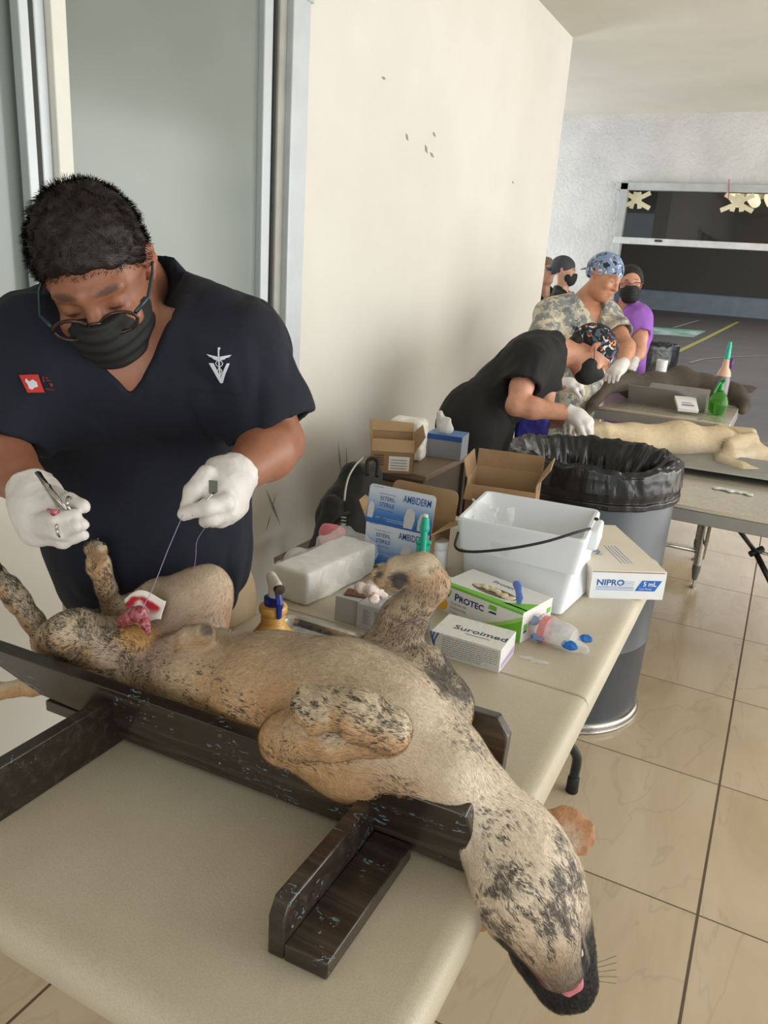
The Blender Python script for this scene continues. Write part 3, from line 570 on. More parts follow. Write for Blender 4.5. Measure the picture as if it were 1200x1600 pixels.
# steel instrument tray
m_steel = NT('stainless_steel'); v = m_steel.co(scale=(1, .05, 1)); m_steel.set(Base_Color=srgb(172, 170, 164), Metallic=1, Roughness=m_steel.ramp(m_steel.noise(v, 60, 3), [(.3, (.2,)*3), (.7, (.34,)*3)])); m_steel = m_steel.m
def rrect(cx, cy, wx, wy, r, z, n=6):
    o = []
    for sx, sy, a0 in ((1, 1, 0), (-1, 1, 90), (-1, -1, 180), (1, -1, 270)):
        for k in range(n+1): a = math.radians(a0+90*k/n); o.append(np.array([cx+sx*(wx/2-r)+r*math.cos(a), cy+sy*(wy/2-r)+r*math.sin(a), z]))
    return o
def tray(name, cx, cy, wx, wy, h, z, mat, lab, cat, rot=0, rim=.012):
    mb = MB(); L = [rrect(cx, cy, wx, wy, .03, z+h), rrect(cx, cy, wx-2*rim*.2, wy-2*rim*.2, .03, z+h+.003), rrect(cx, cy, wx-2*rim, wy-2*rim, .028, z+h+.001), rrect(cx, cy, wx-2*rim-.012, wy-2*rim-.012, .024, z+.004), rrect(cx, cy, wx-2*rim-.03, wy-2*rim-.03, .02, z+.0015), ]
    L2 = [rrect(cx, cy, wx-2*rim-.03, wy-2*rim-.03, .02, z), rrect(cx, cy, wx-2*rim-.008, wy-2*rim-.008, .024, z+.003), rrect(cx, cy, wx-2*rim+.002, wy-2*rim+.002, .028, z+h-.001)]
    n = len(L[0]); vs_ = sum(L, []); f = []
    for i in range(len(L)-1):
        for k in range(n): f.append((i*n+k, i*n+(k+1) % n, (i+1)*n+(k+1) % n, (i+1)*n+k))
    f.append(tuple((len(L)-1)*n+k for k in range(n))); b0 = len(vs_); vs_ += sum(L2, [])
    for i in range(2):
        for k in range(n): f.append((b0+i*n+k, b0+i*n+(k+1) % n, b0+(i+1)*n+(k+1) % n, b0+(i+1)*n+k))
    f.append(tuple(b0+k for k in range(n))[::-1])
    for k in range(n): f.append((k, (k+1) % n, b0+2*n+(k+1) % n, b0+2*n+k))
    mb.add(vs_, f); o = mb.build(name, mat, smooth=50)
    bm = bmesh.new(); bm.from_mesh(o.data); bmesh.ops.recalc_face_normals(bm, faces=bm.faces); bm.to_mesh(o.data); bm.free()
    if rot: c = Vector((cx, cy, 0)); o.data.transform(Matrix.Translation(c) @ Matrix.Rotation(rot, 4, 'Z') @ Matrix.Translation(-c))
    return tag(o, lab, cat)
tray('instrument_tray', -.690, 1.185, .345, .255, .016, TZ, m_steel, 'shallow stainless steel tray behind the tan dog on the table', 'tray')
# amber sprayer
q = np.array([-.800, 1.165, TZ+.002]); r = empty('spray_bottle', q, 'amber bottle with stained white and blue trigger sprayer behind the dog', 'bottle')
am = NT('amber_plastic'); am.set(Base_Color=srgb(214, 168, 92), Roughness=.3, Subsurface_Weight=.3, Subsurface_Radius=(.02, .01, .005))
pf = [(.040, 0), (.046, .004), (.048, .03), (.044, .048), (.030, .070), (.024, .082)]+[(.0235+(.0008 if k % 2 else 0), .083+.003*k) for k in range(8)]+[(.026, .108), (.028, .112), (.028, .122), (.026, .127), (.0225, .129)]
MB().lathe([(a, b_*.84) for a, b_ in pf], q, 40).build('bottle', am.m, r, smooth=35)
bl_ = pm('royal_blue_plastic', (24, 44, 130), .3); h0 = q+np.array([0, 0, .108])
MB().lathe([(.0175, 0), (.0185, .002), (.0185, .016), (.015, .018)], h0, 24).build('collar', bl_, r, smooth=40)
hd = np.array([RT[0]*.35+(-FW[0])*.6, RT[1]*.35-FW[1]*.6, 0]); hd = nrm(hd); sd = np.cross([0, 0, 1.], hd)
s_ = Sc(); s_.rc(h0+np.array([0, 0, .016]), h0+np.array([0, 0, .040]), .013, .012, .004, flat=(sd, .8)).rc(h0+np.array([0, 0, .052])-hd*.012, h0+np.array([0, 0, .046])+hd*.020, .0125, .011, .008, flat=(sd, .8))
put('sprayer_head', s_.mesh('h', .0016), M_('stained_white_plastic', (206, 200, 188), .4, var=.12, vs=40), r)
n0 = h0+np.array([0, 0, .043])+hd*.026; R = frame(np.cross([0, 0, 1.], hd), hd)
MB().lathe([(.0085, -.008), (.010, -.004), (.010, .006), (.0035, .007)], n0, 18, R).build('nozzle', M_('burnt_brown_plastic', (58, 40, 30), .5), r, smooth=40)
s_ = Sc(); s_.ch([n0+np.array([0, 0, -.008])-hd*.004, n0+np.array([0, 0, -.032])+hd*.004, n0+np.array([0, 0, -.058])+hd*.003], [.0075, .0065, .0055], .004, flat=(hd, .55)); put('trigger', s_.mesh('t', .0014), bl_, r)
# plastic wrapped stack of cotton
q0, q1 = np.array([-.862, 1.395, 0]), np.array([-.832, 1.680, 0]); R = frame(q1-q0, (0, 0, 1)); cen = (q0+q1)/2-R[:, 1]*0+np.array([-.052, -.004, TZ+.04])
r = empty('gauze_pack', (cen[0], cen[1], TZ), 'white gauze bale in crinkled clear plastic against the wall side edge', 'package')
bm = bmesh.new(); bmesh.ops.create_grid(bm, x_segments=1, y_segments=1, size=.5); bm.free()
s_ = Sc()
def rbox(s_, c, hs, R, rad, k=.01):
    c = np.asarray(c, float); hs = np.asarray(hs, float); ext = np.abs(R)@hs
    def fn(X, Y, Z):
        px, py, pz = X-c[0], Y-c[1], Z-c[2]; q = [np.abs(px*R[0, i]+py*R[1, i]+pz*R[2, i])-(hs[i]-rad) for i in range(3)]
        return np.sqrt(sum(np.maximum(a, 0)**2 for a in q))+np.minimum(np.maximum(np.maximum(q[0], q[1]), q[2]), 0)-rad
    return s_._a(fn, c-ext, c+ext, k)
rbox(s_, cen+R[:, 0]*.0, (.140, .052, .04), R, .008)
put('gauze_stack', s_.mesh('g', .004, lambda P: (fbm(P, 20, 3)-.5)*.009), M_('white_gauze', (232, 230, 224), .75, var=.04, bump=.3, bs=120), r)
film = NT('crinkled_film'); film.set(Base_Color=(1, 1, 1, 1), Roughness=.13, Transmission_Weight=.0, Alpha=.26, Specular_IOR_Level=1.0); film.bump(film.noise(film.co(scale=(1, 1, 2.2)), 30, 4, .6, 2.0), .9, .01); film = film.m
s_ = Sc(); rbox(s_, cen+np.array([0, 0, .005]), (.149, .058, .046), R, .016)
e_ = cen+R[:, 0]*.13+np.array([0, 0, .048]); s_.ch([e_-R[:, 0]*.08+R[:, 1]*.05, e_+R[:, 1]*.045+R[:, 0]*.0, e_+R[:, 0]*.01-R[:, 1]*.01], [.012, .02, .012], .03)
e_ = cen-R[:, 0]*.06+R[:, 1]*.05+np.array([0, 0, .03]); s_.ch([e_, e_+R[:, 1]*.02+np.array([0, 0, -.01])], [.02, .012], .03)
put('plastic_wrap', s_.mesh('w', .0035, lambda P: (1-np.abs(fbm(P+fbm(P, 9, 2)[:, None]*.1, 20, 3)*2-1))*.018-.011), film, r)
# printed carton with raised flap
bx = Box((-.882, 1.690, TZ), (-.700, 1.690, TZ), .13, .125, w=.185); r = root(bx, 'sterile_glove_carton', 'open blue and white AMBIDERM sterile glove carton with its printed flap raised', 'box')
def wall(name, P, mat, th=.0025, mats=None):
    P = [np.asarray(p, float) for p in P]; n = nrm(np.cross(P[1]-P[0], P[2]-P[0]))*th; k = len(P)
    return MB().add(P, [tuple(range(k))], 0).add([p-n for p in P], [tuple(range(k-1, -1, -1))], 1).add(P+[p-n for p in P], [(i+k, (i+1) % k+k, (i+1) % k, i) for i in range(k)], 1).build(name, mats or [mat, m_kraft_in], r)
bp = NT('blue_fade_print'); g = bp.n('ShaderNodeSeparateXYZ', {0: bp.n('ShaderNodeTexCoord').outputs['UV']})
bp.set(Base_Color=bp.ramp(g.outputs[1], [(0, srgb(36, 96, 174)), (.30, srgb(70, 128, 196)), (.62, srgb(176, 198, 226)), (.85, srgb(214, 222, 234))]), Roughness=.4)
def uvq(o, uv): l = o.data.uv_layers.new(); [setattr(l.data[i], 'uv', uv[i % len(uv)]) for i in range(len(uv))]
def rnd(w_, h_, rr, n=5):
    o = [(0, 0), (w_, 0)]
    for k in range(n+1): a = math.pi/2*k/n; o.append((w_-rr+rr*math.cos(a), h_-rr+rr*math.sin(a)))
    for k in range(n+1): a = math.pi/2+math.pi/2*k/n; o.append((rr+rr*math.cos(a), h_-rr+rr*math.sin(a)))
    return o
def panel(name, org, ux, uy, w_, h_, rr, mat):
    sh = rnd(w_, h_, rr) if rr else [(0, 0), (w_, 0), (w_, h_), (0, h_)]; o = wall(name, [np.asarray(org)+nrm(ux)*x+nrm(uy)*y for x, y in sh], mat)
    uvq(o, [(x/w_, y/h_) for x, y in sh]); return o
X_, Y_, Z_ = bx.x, bx.y, bx.z
panel('front_panel', bx.p(0, 0, 0), X_, Z_, bx.w, bx.h, 0, bp.m)
fz = nrm(np.array([0, .16, 1.])); panel('printed_flap', bx.p(0, 0, 1)+Z_*.0, X_+np.array([0, 0, 0]), fz, bx.w, .10, .010, bp.m)
wall('side_panel', [bx.p(1, 0, 0), bx.p(1, 1, 0), bx.p(1, 1, 1), bx.p(1, 0, 1)], m_kraft); wall('side_panel', [bx.p(0, 1, 0), bx.p(0, 0, 0), bx.p(0, 0, 1), bx.p(0, 1, 1)], m_kraft)
wall('back_panel', [bx.p(1, 1, 0), bx.p(0, 1, 0), bx.p(0, 1, 1), bx.p(1, 1, 1)], m_kraft)
bz = nrm(np.array([0, .12, 1.])); o_ = bx.p(1.06, 1, 1.0); sh = rnd(bx.w*1.02, .085, .018); wall('back_flap', [o_-X_*x+bz*y for x, y in sh], m_kraft)
wall('side_flap', [bx.p(0, .95, 1), bx.p(0, .05, 1), bx.p(-.16, .1, 1.38), bx.p(-.30, .72, 1.30)], m_kraft_in)
wall('side_flap', [bx.p(1, .05, 1), bx.p(1, .95, 1), bx.p(1.30, .98, 1.20), bx.p(1.26, .5, 1.18)], m_kraft_in)
MB().box(bx.p(.5, .5, .01), (bx.w-.01, bx.d-.01, .002)).build('bottom_panel', m_kraft, r)
def ambi(org, ux, uy, sc, cutoff=None):
    label('brand_lettering', 'AMBIDERM', np.asarray(org)+nrm(ux)*.098*sc+nrm(uy)*.068*sc, ux, uy, .0255*sc, m_blueink, r, bold=.0003, sx=.62)
    for i, s_ in enumerate(('ESTÉRIL', 'STERILE')): label('title_lettering', s_, np.asarray(org)+nrm(ux)*(.034)*sc+nrm(uy)*(.062-.016*i)*sc, ux, uy, .0145*sc, m_navy, r, sx=.85)
    for i, (x, y, L) in enumerate(((.03, .078, .05), (.03, .036, .045), (.012, .093, .03), (.05, .016, .07), (.06, .011, .06), (.028, .016, .015))): flat('small_print', [[(x*sc+k*.004, y*sc), (x*sc+k*.004+.003, y*sc), (x*sc+k*.004+.003, y*sc+.0012), (x*sc+k*.004, y*sc+.0012)] for k in range(int(L*sc/.004))], org, ux, uy, m_navy if i < 3 else m_white, r)
    gl = [(0, 0), (.022, 0), (.026, .022), (.024, .040), (.014, .048), (.004, .044), (-.001, .025)]
    flat('glove_picture', [[(.108+a*1.1, .004+b_*1.1) for a, b_ in gl], [(.146+a, .004+b_*.95) for a, b_ in gl]], org, ux, uy, pm('pale_glove_print', (206, 206, 208)), r, off=.0008)
    flat('glove_picture', [[(.003+a*.7, .012+b_*.9) for a, b_ in gl]], org, ux, uy, pm('pale_glove_print_2', (214, 214, 216)), r, off=.0008)
ambi(bx.p(0, 0, 1)+fz*.001, X_, fz, 1.0); ambi(bx.p(0, 0, .16)+Z_*.01, X_, Z_, 1.0)
# squeeze bottle with teal nozzle
trl = NT('milky_plastic'); trl.set(Base_Color=srgb(222, 224, 222), Roughness=.35, Subsurface_Weight=.4, Subsurface_Radius=(.03, .03, .03)); trl = trl.m; teal = pm('teal_plastic', (30, 176, 150), .3)
q = AZ(655, 925, TZ); q[2] = TZ; r = empty('spray_bottle', q, 'milky white spray bottle with teal trigger nozzle beside the white jar', 'bottle')
MB().lathe([(.036, 0), (.04, .003), (.04, .04), (.036, .06), (.022, .085), (.014, .098), (.0135, .11)], q, 36).build('bottle', trl, r, smooth=40)
MB().lathe([(.015, .104), (.0165, .106), (.0165, .124), (.012, .126)], q, 20).build('collar', teal, r, smooth=40)
s_ = Sc(); vw = nrm(np.array([-FW[0], -FW[1], 0])); sd = np.cross([0, 0, 1.], vw)
s_.rc(q+[0, 0, .12], q+[0, 0, .165], .0095, .0105, .004, flat=(sd, .85)).rc(q+np.array([0, 0, .165]), q+np.array([0, 0, .188]), .0125, .009, .004).rc(q+np.array([0, 0, .15])+vw*.012, q+np.array([0, 0, .112])+vw*.03, .0065, .006, .006, flat=(vw, .7)).rc(q+[0, 0, .13]-sd*.014, q+[0, 0, .13]+sd*.014, .006, .006, .003)
put('trigger_head', s_.mesh('t', .0016), teal, r); MB().lathe([(.006, .192), (.006, .20)], q, 12).build('nozzle_tip', m_white, r, smooth=40)
# white jars
m_wp = pm('white_plastic', (228, 229, 230), .35)
q = AZ(682, 900, TZ); r = empty('white_jar', q, 'taller plain white jar behind the teal spray bottle', 'jar', 'white jars'); MB().lathe([(.022, 0), (.0235, .002), (.0235, .075), (.02, .08)], q, 28).build('jar', m_wp, r, smooth=40); MB().lathe([(.024, .077), (.0245, .079), (.0245, .096), (.022, .099), (.0, .0995)], q, 28, cap=False).build('lid', m_wp, r, smooth=40)
q = AZ(697, 950, TZ); r = empty('white_jar', q, 'short white pill jar with ribbed cap beside the folded paw', 'jar', 'white jars'); MB().lathe([(.020, 0), (.0215, .002), (.0215, .052), (.018, .056)], q, 28).build('jar', m_wp, r, smooth=40); MB().lathe([(.0225, .052), (.023, .054), (.023, .068), (.0215, .071), (.0, .0715)], q, 36, cap=False).build('lid', m_wp, r, smooth=40)
pl = MB(); pl.lathe([(.0217, .016), (.0217, .046)], q, 28, cap=False); pl.build('paper_label', pm('label_grey', (196, 200, 204)), r, smooth=True)
# specimen cup in a clear pouch
a0, a1 = AZ(850, 982, TZ+.030), AZ(896, 1000, TZ+.026); ax = nrm(a1-a0); R = frame(np.cross([0, 0, 1.], ax), ax)
r = empty('specimen_cup', (a0[0], a0[1], TZ), 'red lidded specimen cup inside clear pouch near the table edge', 'cup')
MB().lathe([(.0275, -.006), (.029, -.005), (.029, .010), (.0275, .011)], a0, 40, R).build('lid', pm('red_plastic', (218, 66, 58), .4), r, smooth=40)
cg = NT('cup_plastic'); cg.set(Base_Color=(.86, .9, .92, 1), Roughness=.2, Alpha=.45); MB().lathe([(.026, .011), (.0215, .066), (.0205, .067)], a0, 36, R).build('cup', cg.m, r, smooth=40)
mb = MB()
for k in range(6): mb.lathe([(.0252-.0008*k, .018+.0065*k), (.0250-.0008*k, .0198+.0065*k)], a0, 36, R, cap=False)
me = mb.mesh('print'); bm = bmesh.new(); bm.from_mesh(me); bmesh.ops.delete(bm, geom=[f for f in bm.faces if (np.array(f.calc_center_median())-a0)[2] < .010], context='FACES'); bm.to_mesh(me); bm.free(); put('printed_scale', me, m_blueink, r)
s_ = Sc(); s_.ch([a0-ax*.035, a0-ax*.008, a0+ax*.05, a0+ax*.095+np.array([0, 0, -.012])], [.010, .030, .0265, .010], .012); put('clear_pouch', s_.mesh('p', .0026, lambda P: (fbm(P, 45, 3)-.5)*.012), film, r)
bt = pm('blue_print_film', (20, 108, 190), .35)
for c_, L in ((a0-ax*.030+np.array([0, -.004, .010]), .020), (a0+ax*.070+np.array([-.004, -.022, -.004]), .018), (a0+ax*.088+np.array([.004, .010, .008]), .016), (a0+ax*.015+np.array([-.02, -.024, -.010]), .015)):
    s_ = Sc(); s_.el(c_, (L, L*.6, .0030), frame(ax+.6*RT, -FW), .003); put('blue_corner', s_.mesh('b', .002, lambda P: (fbm(P, 120, 2)-.5)*.004), bt, r)
# scrap of film on the table
s_ = Sc(); q = AZ(832, 1031, TZ+.002)
for k in range(5): s_.el(q+np.array([-.02+.011*k, .004*math.sin(k*2), 0]), (.010, .006, .0016), rotz(k*.8), .003)
tag(put('film_scrap', s_.mesh('f', .0015), film), 'tiny scrap of clear film lying below the specimen cup', 'film')
# syringe carton hanging over the table edge
bx = Box((-.322, 1.845, TZ), (-.160, 1.946, TZ), .36, .075); r = root(bx, 'syringe_carton', 'flat cream NIPRO 5 mL syringe carton overhanging the table by the drum', 'box')
bx.mb().build('carton', [pm('cream_card', (220, 212, 196), .6)], r, bevel=.0015)
W_, H_ = bx.w, bx.h; o, ux, uy = bx.front(0, 0)
flat('front_face', [[(.0, 0), (W_, 0), (W_, H_*.93), (.0, H_*.93)]], o, ux, uy, pm('white_gloss_card', (228, 232, 236), .35), r)
flat('tab_slot', [[(W_*.0, H_*.935), (W_*.97, H_*.935), (W_*.97, H_*.965), (W_*.0, H_*.965)]], o, ux, uy, m_kraft, r)
nb = pm('nipro_blue', (30, 104, 190), .45); label('brand_lettering', 'NIPRO', bx.p(.07, 0, .48), ux, uy, .022, pm('nipro_dark', (30, 92, 160)), r, off=.0011, sx=1.1, bold=.0005)
flat('blue_badge', [[(W_*.60, H_*.30), (W_*.87, H_*.30), (W_*.95, H_*.68), (W_*.68, H_*.68)]], o, ux, uy, nb, r, off=.001)
label('badge_lettering', '5 mL', bx.p(.70, 0, .48), ux, uy, .017, m_white, r, off=.0016, bold=.0004); label('badge_lettering', 'Con Punta', bx.p(.655, 0, .35), ux, uy, .0075, m_white, r, off=.0016)
flat('small_print', [[(W_*.07, H_*y), (W_*.58, H_*y), (W_*.58, H_*y+.0012), (W_*.07, H_*y+.0012)] for y in (.42, .37, .31)]+[[(W_*.38, H_*y), (W_*.58, H_*y), (W_*.58, H_*y+.0008), (W_*.38, H_*y+.0008)] for y in (.5, .56, .62)], o, ux, uy, nb, r, off=.001)
label('brand_lettering', 'NIPRO', bx.p(.34, .30, 1), bx.y, -bx.x, .030, nb, r, sx=1.1)
flat('small_print', [[(W_*(.48+.05*k), bx.d*.14), (W_*(.48+.05*k)+.0015, bx.d*.14), (W_*(.48+.05*k)+.0015, bx.d*.5), (W_*(.48+.05*k), bx.d*.5)] for k in range(4)], *bx.top(0, 0), nb, r)
# white foam bucket
FLb, FRb, BRb = np.array([-.619, 1.737, TZ]), np.array([-.352, 1.686, TZ]), np.array([-.334, 1.876, TZ]); BLb = FLb+(BRb-FRb)
zr = .915; T4 = [AZ(713, 812, zr), AZ(915, 850, zr), AZ(938, 800, zr), AZ(762, 778, zr)]
T4[3] = T4[0]+(T4[2]-T4[1])*1.0
r = empty('foam_cooler', (FLb+BRb)/2, 'white rectangular bucket with black cord handle behind the green glove box', 'bucket')
foam = M_('white_foam', (226, 231, 236), .5, var=.02, bump=.05, bs=90)
def ring4(c4, rr, z=None, n=5):
    o = []
    for i in range(4):
        p = np.asarray(c4[i], float); a = nrm(np.asarray(c4[i-1])-p)*rr; b_ = nrm(np.asarray(c4[(i+1) % 4])-p)*rr
        for k in range(n+1): t = k/n; o.append((1-t)**2*(p+a)+2*(1-t)*t*p+t*t*(p+b_))
    return o
def inset(c4, d):
    c = sum(c4)/4; return [p+nrm((c-p)*[1, 1, 0])*d*1.4 for p in c4]
B4 = [FLb, FRb, BRb, BLb]; mid = [b_*.42+t_*.58 for b_, t_ in zip(B4, T4)]
lay = [inset(B4, .006), [p+[0, 0, .006] for p in B4], [p-[0, 0, .002] for p in inset(mid, .003)], [p for p in inset(mid, -.003)], inset(T4, -.001), [p+[0, 0, .006] for p in inset(T4, .003)], [p+[0, 0, .006] for p in inset(T4, .010)], inset(T4, .014), [p+[0, 0, .02] for p in inset(B4, .016)]]
L = [ring4(l, .018) for l in lay]; n = len(L[0]); f = []
for i in range(len(L)-1):
    for k in range(n): f.append((i*n+k, i*n+(k+1) % n, (i+1)*n+(k+1) % n, (i+1)*n+k))
f.append(tuple(range(n-1, -1, -1))); f.append(tuple((len(L)-1)*n+k for k in range(n)))
MB().add(sum(L, []), f).build('tub', foam, r, smooth=40)
lug = MB(); dr = nrm(T4[2]-T4[1]); s_ = Sc(); rbox(s_, (T4[1]*.45+T4[2]*.55)+np.array([.006, -.003, -.022]), (.055, .014, .026), frame(dr, (0, 0, 1)), .008); put('handle_lug', s_.mesh('l', .003), foam, r)
hpts = [AD(716, 832, 1.775), AD(712, 855, 1.74), AD(735, 862, 1.72), AD(790, 858, 1.70), AD(850, 847, 1.70), AD(900, 832, 1.72), AD(922, 826, 1.76)]
MB().tube(catmull(hpts, 8), .0032, 8).build('cord_handle', m_rub, r, smooth=True)
s_ = Sc(); s_.el(AD(932, 811, 1.86), (.006, .006, .004)); put('handle_knot', s_.mesh('k', .0015), m_rub, r)
s_ = Sc(); random.seed(8); q = (T4[0]*.7+T4[3]*.3)+np.array([.04, .02, -.015])
for k in range(7): s_.rc(q+np.array([random.uniform(-.04, .06), random.uniform(-.03, .06), random.uniform(-.03, .0)]), q+np.array([random.uniform(-.04, .07), random.uniform(-.03, .05), random.uniform(-.01, .045)]), .016, .01, .015)
tag(put('plastic_bag', s_.mesh('b', .003, lambda P: (1-np.abs(fbm(P, 28, 3)*2-1))*.02-.012), film), 'crumpled clear plastic bag poking out of the white bucket', 'bag')
# open brown carton behind the bucket
zt = .945; T4c = [AZ(730, 745, zt), AZ(838, 760, zt), AZ(870, 725, zt), AZ(773, 710, zt)]
ct = sum(T4c)/4; sc_ = 1.0; T4c[1] = T4c[0]+nrm(T4c[1]-T4c[0])*.195; dd = nrm(np.cross([0, 0, 1.], T4c[1]-T4c[0]))*.15; T4c[2] = T4c[1]+dd; T4c[3] = T4c[0]+dd
r = empty('open_carton', (ct[0], ct[1], TZ), 'empty brown cardboard carton with open flaps behind the white bucket', 'box')
B4c = [np.array([p[0], p[1], TZ]) for p in T4c]
def cw(name, P, th=.003, m1=m_kraft, m2=m_kraft_in): wall(name, P, m1, th, [m1, m2])
for i, nm in ((0, 'front_panel'), (1, 'side_panel'), (2, 'back_panel'), (3, 'side_panel')): cw(nm, [B4c[i], B4c[(i+1) % 4], T4c[(i+1) % 4]+([0, 0, 0] if i else [0, 0, -.02]), T4c[i]+([0, 0, 0] if i else [0, 0, -.02])])
MB().box(sum(B4c)/4+[0, 0, .004], (.17, .13, .003), frame(T4c[1]-T4c[0], (0, 0, 1))).build('bottom_panel', m_kraft, r)
fx = nrm(T4c[1]-T4c[0]); fy = nrm(dd)
cw('front_flap', [T4c[0]+[0, 0, -.02], T4c[1]+[0, 0, -.02], T4c[1]+[0, 0, -.055]-fy*.035, T4c[0]+[0, 0, -.055]-fy*.035][::-1])
cw('back_flap', [T4c[3], T4c[2], T4c[2]+[0, 0, .05]+fy*.012, T4c[3]+[0, 0, .05]+fy*.012]); cw('side_flap', [T4c[0], T4c[3]-fy*.003, T4c[3]+[0, 0, .05]-fx*.01-fy*.003, T4c[0]+[0, 0, .05]-fx*.012])
cw('side_flap', [T4c[1], T4c[2], T4c[2]+[0, 0, .05]+fx*.03, T4c[1]+[0, 0, .05]+fx*.032])
label('printed_mark', 'Medilab', T4c[1]*.7+T4c[2]*.3+[0, 0, -.03], fy, (0, 0, 1), .02, m_ink, r, shear=.2)
# ================================================================ GREY DRUM WITH BIN LINER
DC = np.array([-.52, 2.66, 0]); r = empty('trash_drum', DC, 'tall dark grey round drum beside the end of the folding table', 'drum')
dg = NT('slate_drum_plastic'); v = dg.co(scale=(1, 1, .25)); dg.set(Base_Color=dg.ramp(dg.noise(v, 9, 6), [(.3, srgb(64, 69, 75)), (.7, srgb(76, 81, 87))]), Roughness=.42); dg.bump(dg.noise(v, 25, 4), .15, .003)
MB().lathe([(.27, .03), (.272, .04), (.276, .3), (.2775, .302), (.2765, .304), (.279, .58), (.281, .583), (.279, .586), (.281, .90), (.278, .905), (.272, .90), (.268, .05)], DC, 72).build('drum_wall', dg.m, r, smooth=50)
MB().lathe([(.262, 0), (.285, .002), (.288, .008), (.284, .016), (.287, .024), (.282, .034), (.276, .038), (.262, .04)], DC, 72).build('base_ring', m_steel, r, smooth=50)
m_bag = NT('black_bin_liner'); v = m_bag.co(); m_bag.set(Base_Color=srgb(24, 26, 30), Roughness=.24, Specular_IOR_Level=.5); m_bag.bump(m_bag.noise(m_bag.co(scale=(1, 1, .6)), 7, 5, .5, 1.2), .5, .02); m_bag = m_bag.m
def liner(c, R0, ztop, drop, dep, lab, name='bin_liner', n=220, seed=1, amp=1.0):
    th = np.linspace(0, 2*np.pi, n, endpoint=False); prof = []
    zs = [(R0+.008, ztop-drop, .5), (R0+.013, ztop-drop+.004, .4), (R0+.013, ztop-drop+.020, .4), (R0+.006, ztop-drop+.024, .6), (R0+.006, ztop-drop+.028, .6), (R0+.012, ztop-drop*.62, .8), (R0+.010, ztop-drop*.35, .8), (R0+.010, ztop-.03, .6), (R0+.008, ztop-.008, .5), (R0-.0, ztop+.003, .5), (R0-.012, ztop-.005, .6), (R0-.03, ztop-.05, 1), (R0-.045, ztop-dep*.4, 1.6), (R0-.05, ztop-dep*.8, 1.6), (R0-.12, ztop-dep, 1), (.02, ztop-dep, .3)]
    fine = []
    for (a, b_) in zip(zs[:-1], zs[1:]):
        for t in np.linspace(0, 1, 5, endpoint=False): fine.append([a[i]+(b_[i]-a[i])*t for i in range(3)])
    fine.append(list(zs[-1])); V = []
    for j, (rr, z, am_) in enumerate(fine):
        P = np.stack([np.cos(th)*3.2, np.sin(th)*3.2, np.full(n, z*2.2)], 1); d = (1-np.abs(fbm(P, 2.6, 4, seed)*2-1)); P2 = np.stack([np.cos(th)*9, np.sin(th)*9, np.full(n, z*6)], 1); d2 = fbm(P2, 1.0, 3, seed+3)-.5
        if j < 42: q = (d-.72)*.016*am_*amp+d2*.005*am_*amp; q = np.maximum(q, -.006)
        else: q = -(d)*.03*am_*amp+d2*.022*am_
        zz = z+(d2*.02+.012*np.sin(th*3+1)*(j < 0)+(fbm(P2, .4, 2, 9)-.5)*.03)*(1 if (38 < j < 50) else .25)
        for k in range(n): V.append((c[0]+(rr+q[k])*math.cos(th[k]), c[1]+(rr+q[k])*math.sin(th[k]), zz[k]))
    m = len(fine); f = [(j*n+k, j*n+(k+1) % n, (j+1)*n+(k+1) % n, (j+1)*n+k) for j in range(m-1) for k in range(n)]+[tuple((m-1)*n+k for k in range(n))]
    return tag(MB().add(V, f).build(name, m_bag, smooth=True), lab, 'bag')
liner(DC, .281, .935, .125, .33, 'black plastic liner folded over the rim of the grey drum')
# ================================================================ LITTLE DESK BY THE WALL AND WHAT STANDS ON IT
DZ = .735; m_desk = M_('brown_grey_laminate', (118, 100, 84), .5, var=.08, vs=20)
r = empty('side_desk', (-1.44, 2.9, 0), 'small brown steel desk against the wall behind the black backpack', 'desk')
MB().box((-1.30, 2.885, DZ-.012), (.33, .47, .024)).build('desktop', m_desk, r, bevel=.004)
m_d2 = M_('dark_brown_steel', (84, 72, 62), .45, .2, var=.08)
MB().box((-1.30, 2.885, DZ-.17), (.28, .41, .29)).build('drawer_case', m_d2, r, bevel=.003)
MB().box((-1.30, 2.672, DZ-.12), (.23, .012, .13)).build('drawer', m_desk, r, bevel=.003)
for x in (-1.44, -1.16):
    for y in (2.67, 3.10): MB().box((x, y, (DZ-.024)/2), (.028, .028, DZ-.024)).build('leg', m_d2, r)
F0, F1 = AZ(578, 737, DZ), AZ(645, 741, DZ)
bx = Box(F0, F1, .13, .135); r = root(bx, 'open_carton', 'brown cardboard carton with white label on the small desk', 'box')
P_ = bx.p
cw('front_panel', [P_(0, 0, 0), P_(1, 0, 0), P_(1, 0, .62), P_(0, 0, .62)]); cw('side_panel', [P_(1, 0, 0), P_(1, 1, 0), P_(1, 1, 1), P_(1, 0, .62)]); cw('back_panel', [P_(1, 1, 0), P_(0, 1, 0), P_(0, 1, 1.), P_(1, 1, 1.)]); cw('side_panel', [P_(0, 1, 0), P_(0, 0, 0), P_(0, 0, .62), P_(0, 1, 1)])
cw('front_flap', [P_(0, 0, .62), P_(1, 0, .62), P_(1.02, .45, .88), P_(.02, .45, .88)], m1=m_kraft_in, m2=m_kraft)
cw('side_flap', [P_(0, 1, 1), P_(0, .0, .64), P_(-.05, .0, 1.12), P_(-.06, .95, 1.35)], m1=m_kraft_in, m2=m_kraft); cw('back_flap', [P_(1, 1, 1), P_(0, 1, 1), P_(0, 1.25, 1.28), P_(1, 1.25, 1.22)], m1=m_kraft, m2=m_kraft_in); cw('side_flap', [P_(1, 0, .62), P_(1, 1, 1), P_(1.2, 1, 1.25), P_(1.22, .0, 1.1)][::-1])
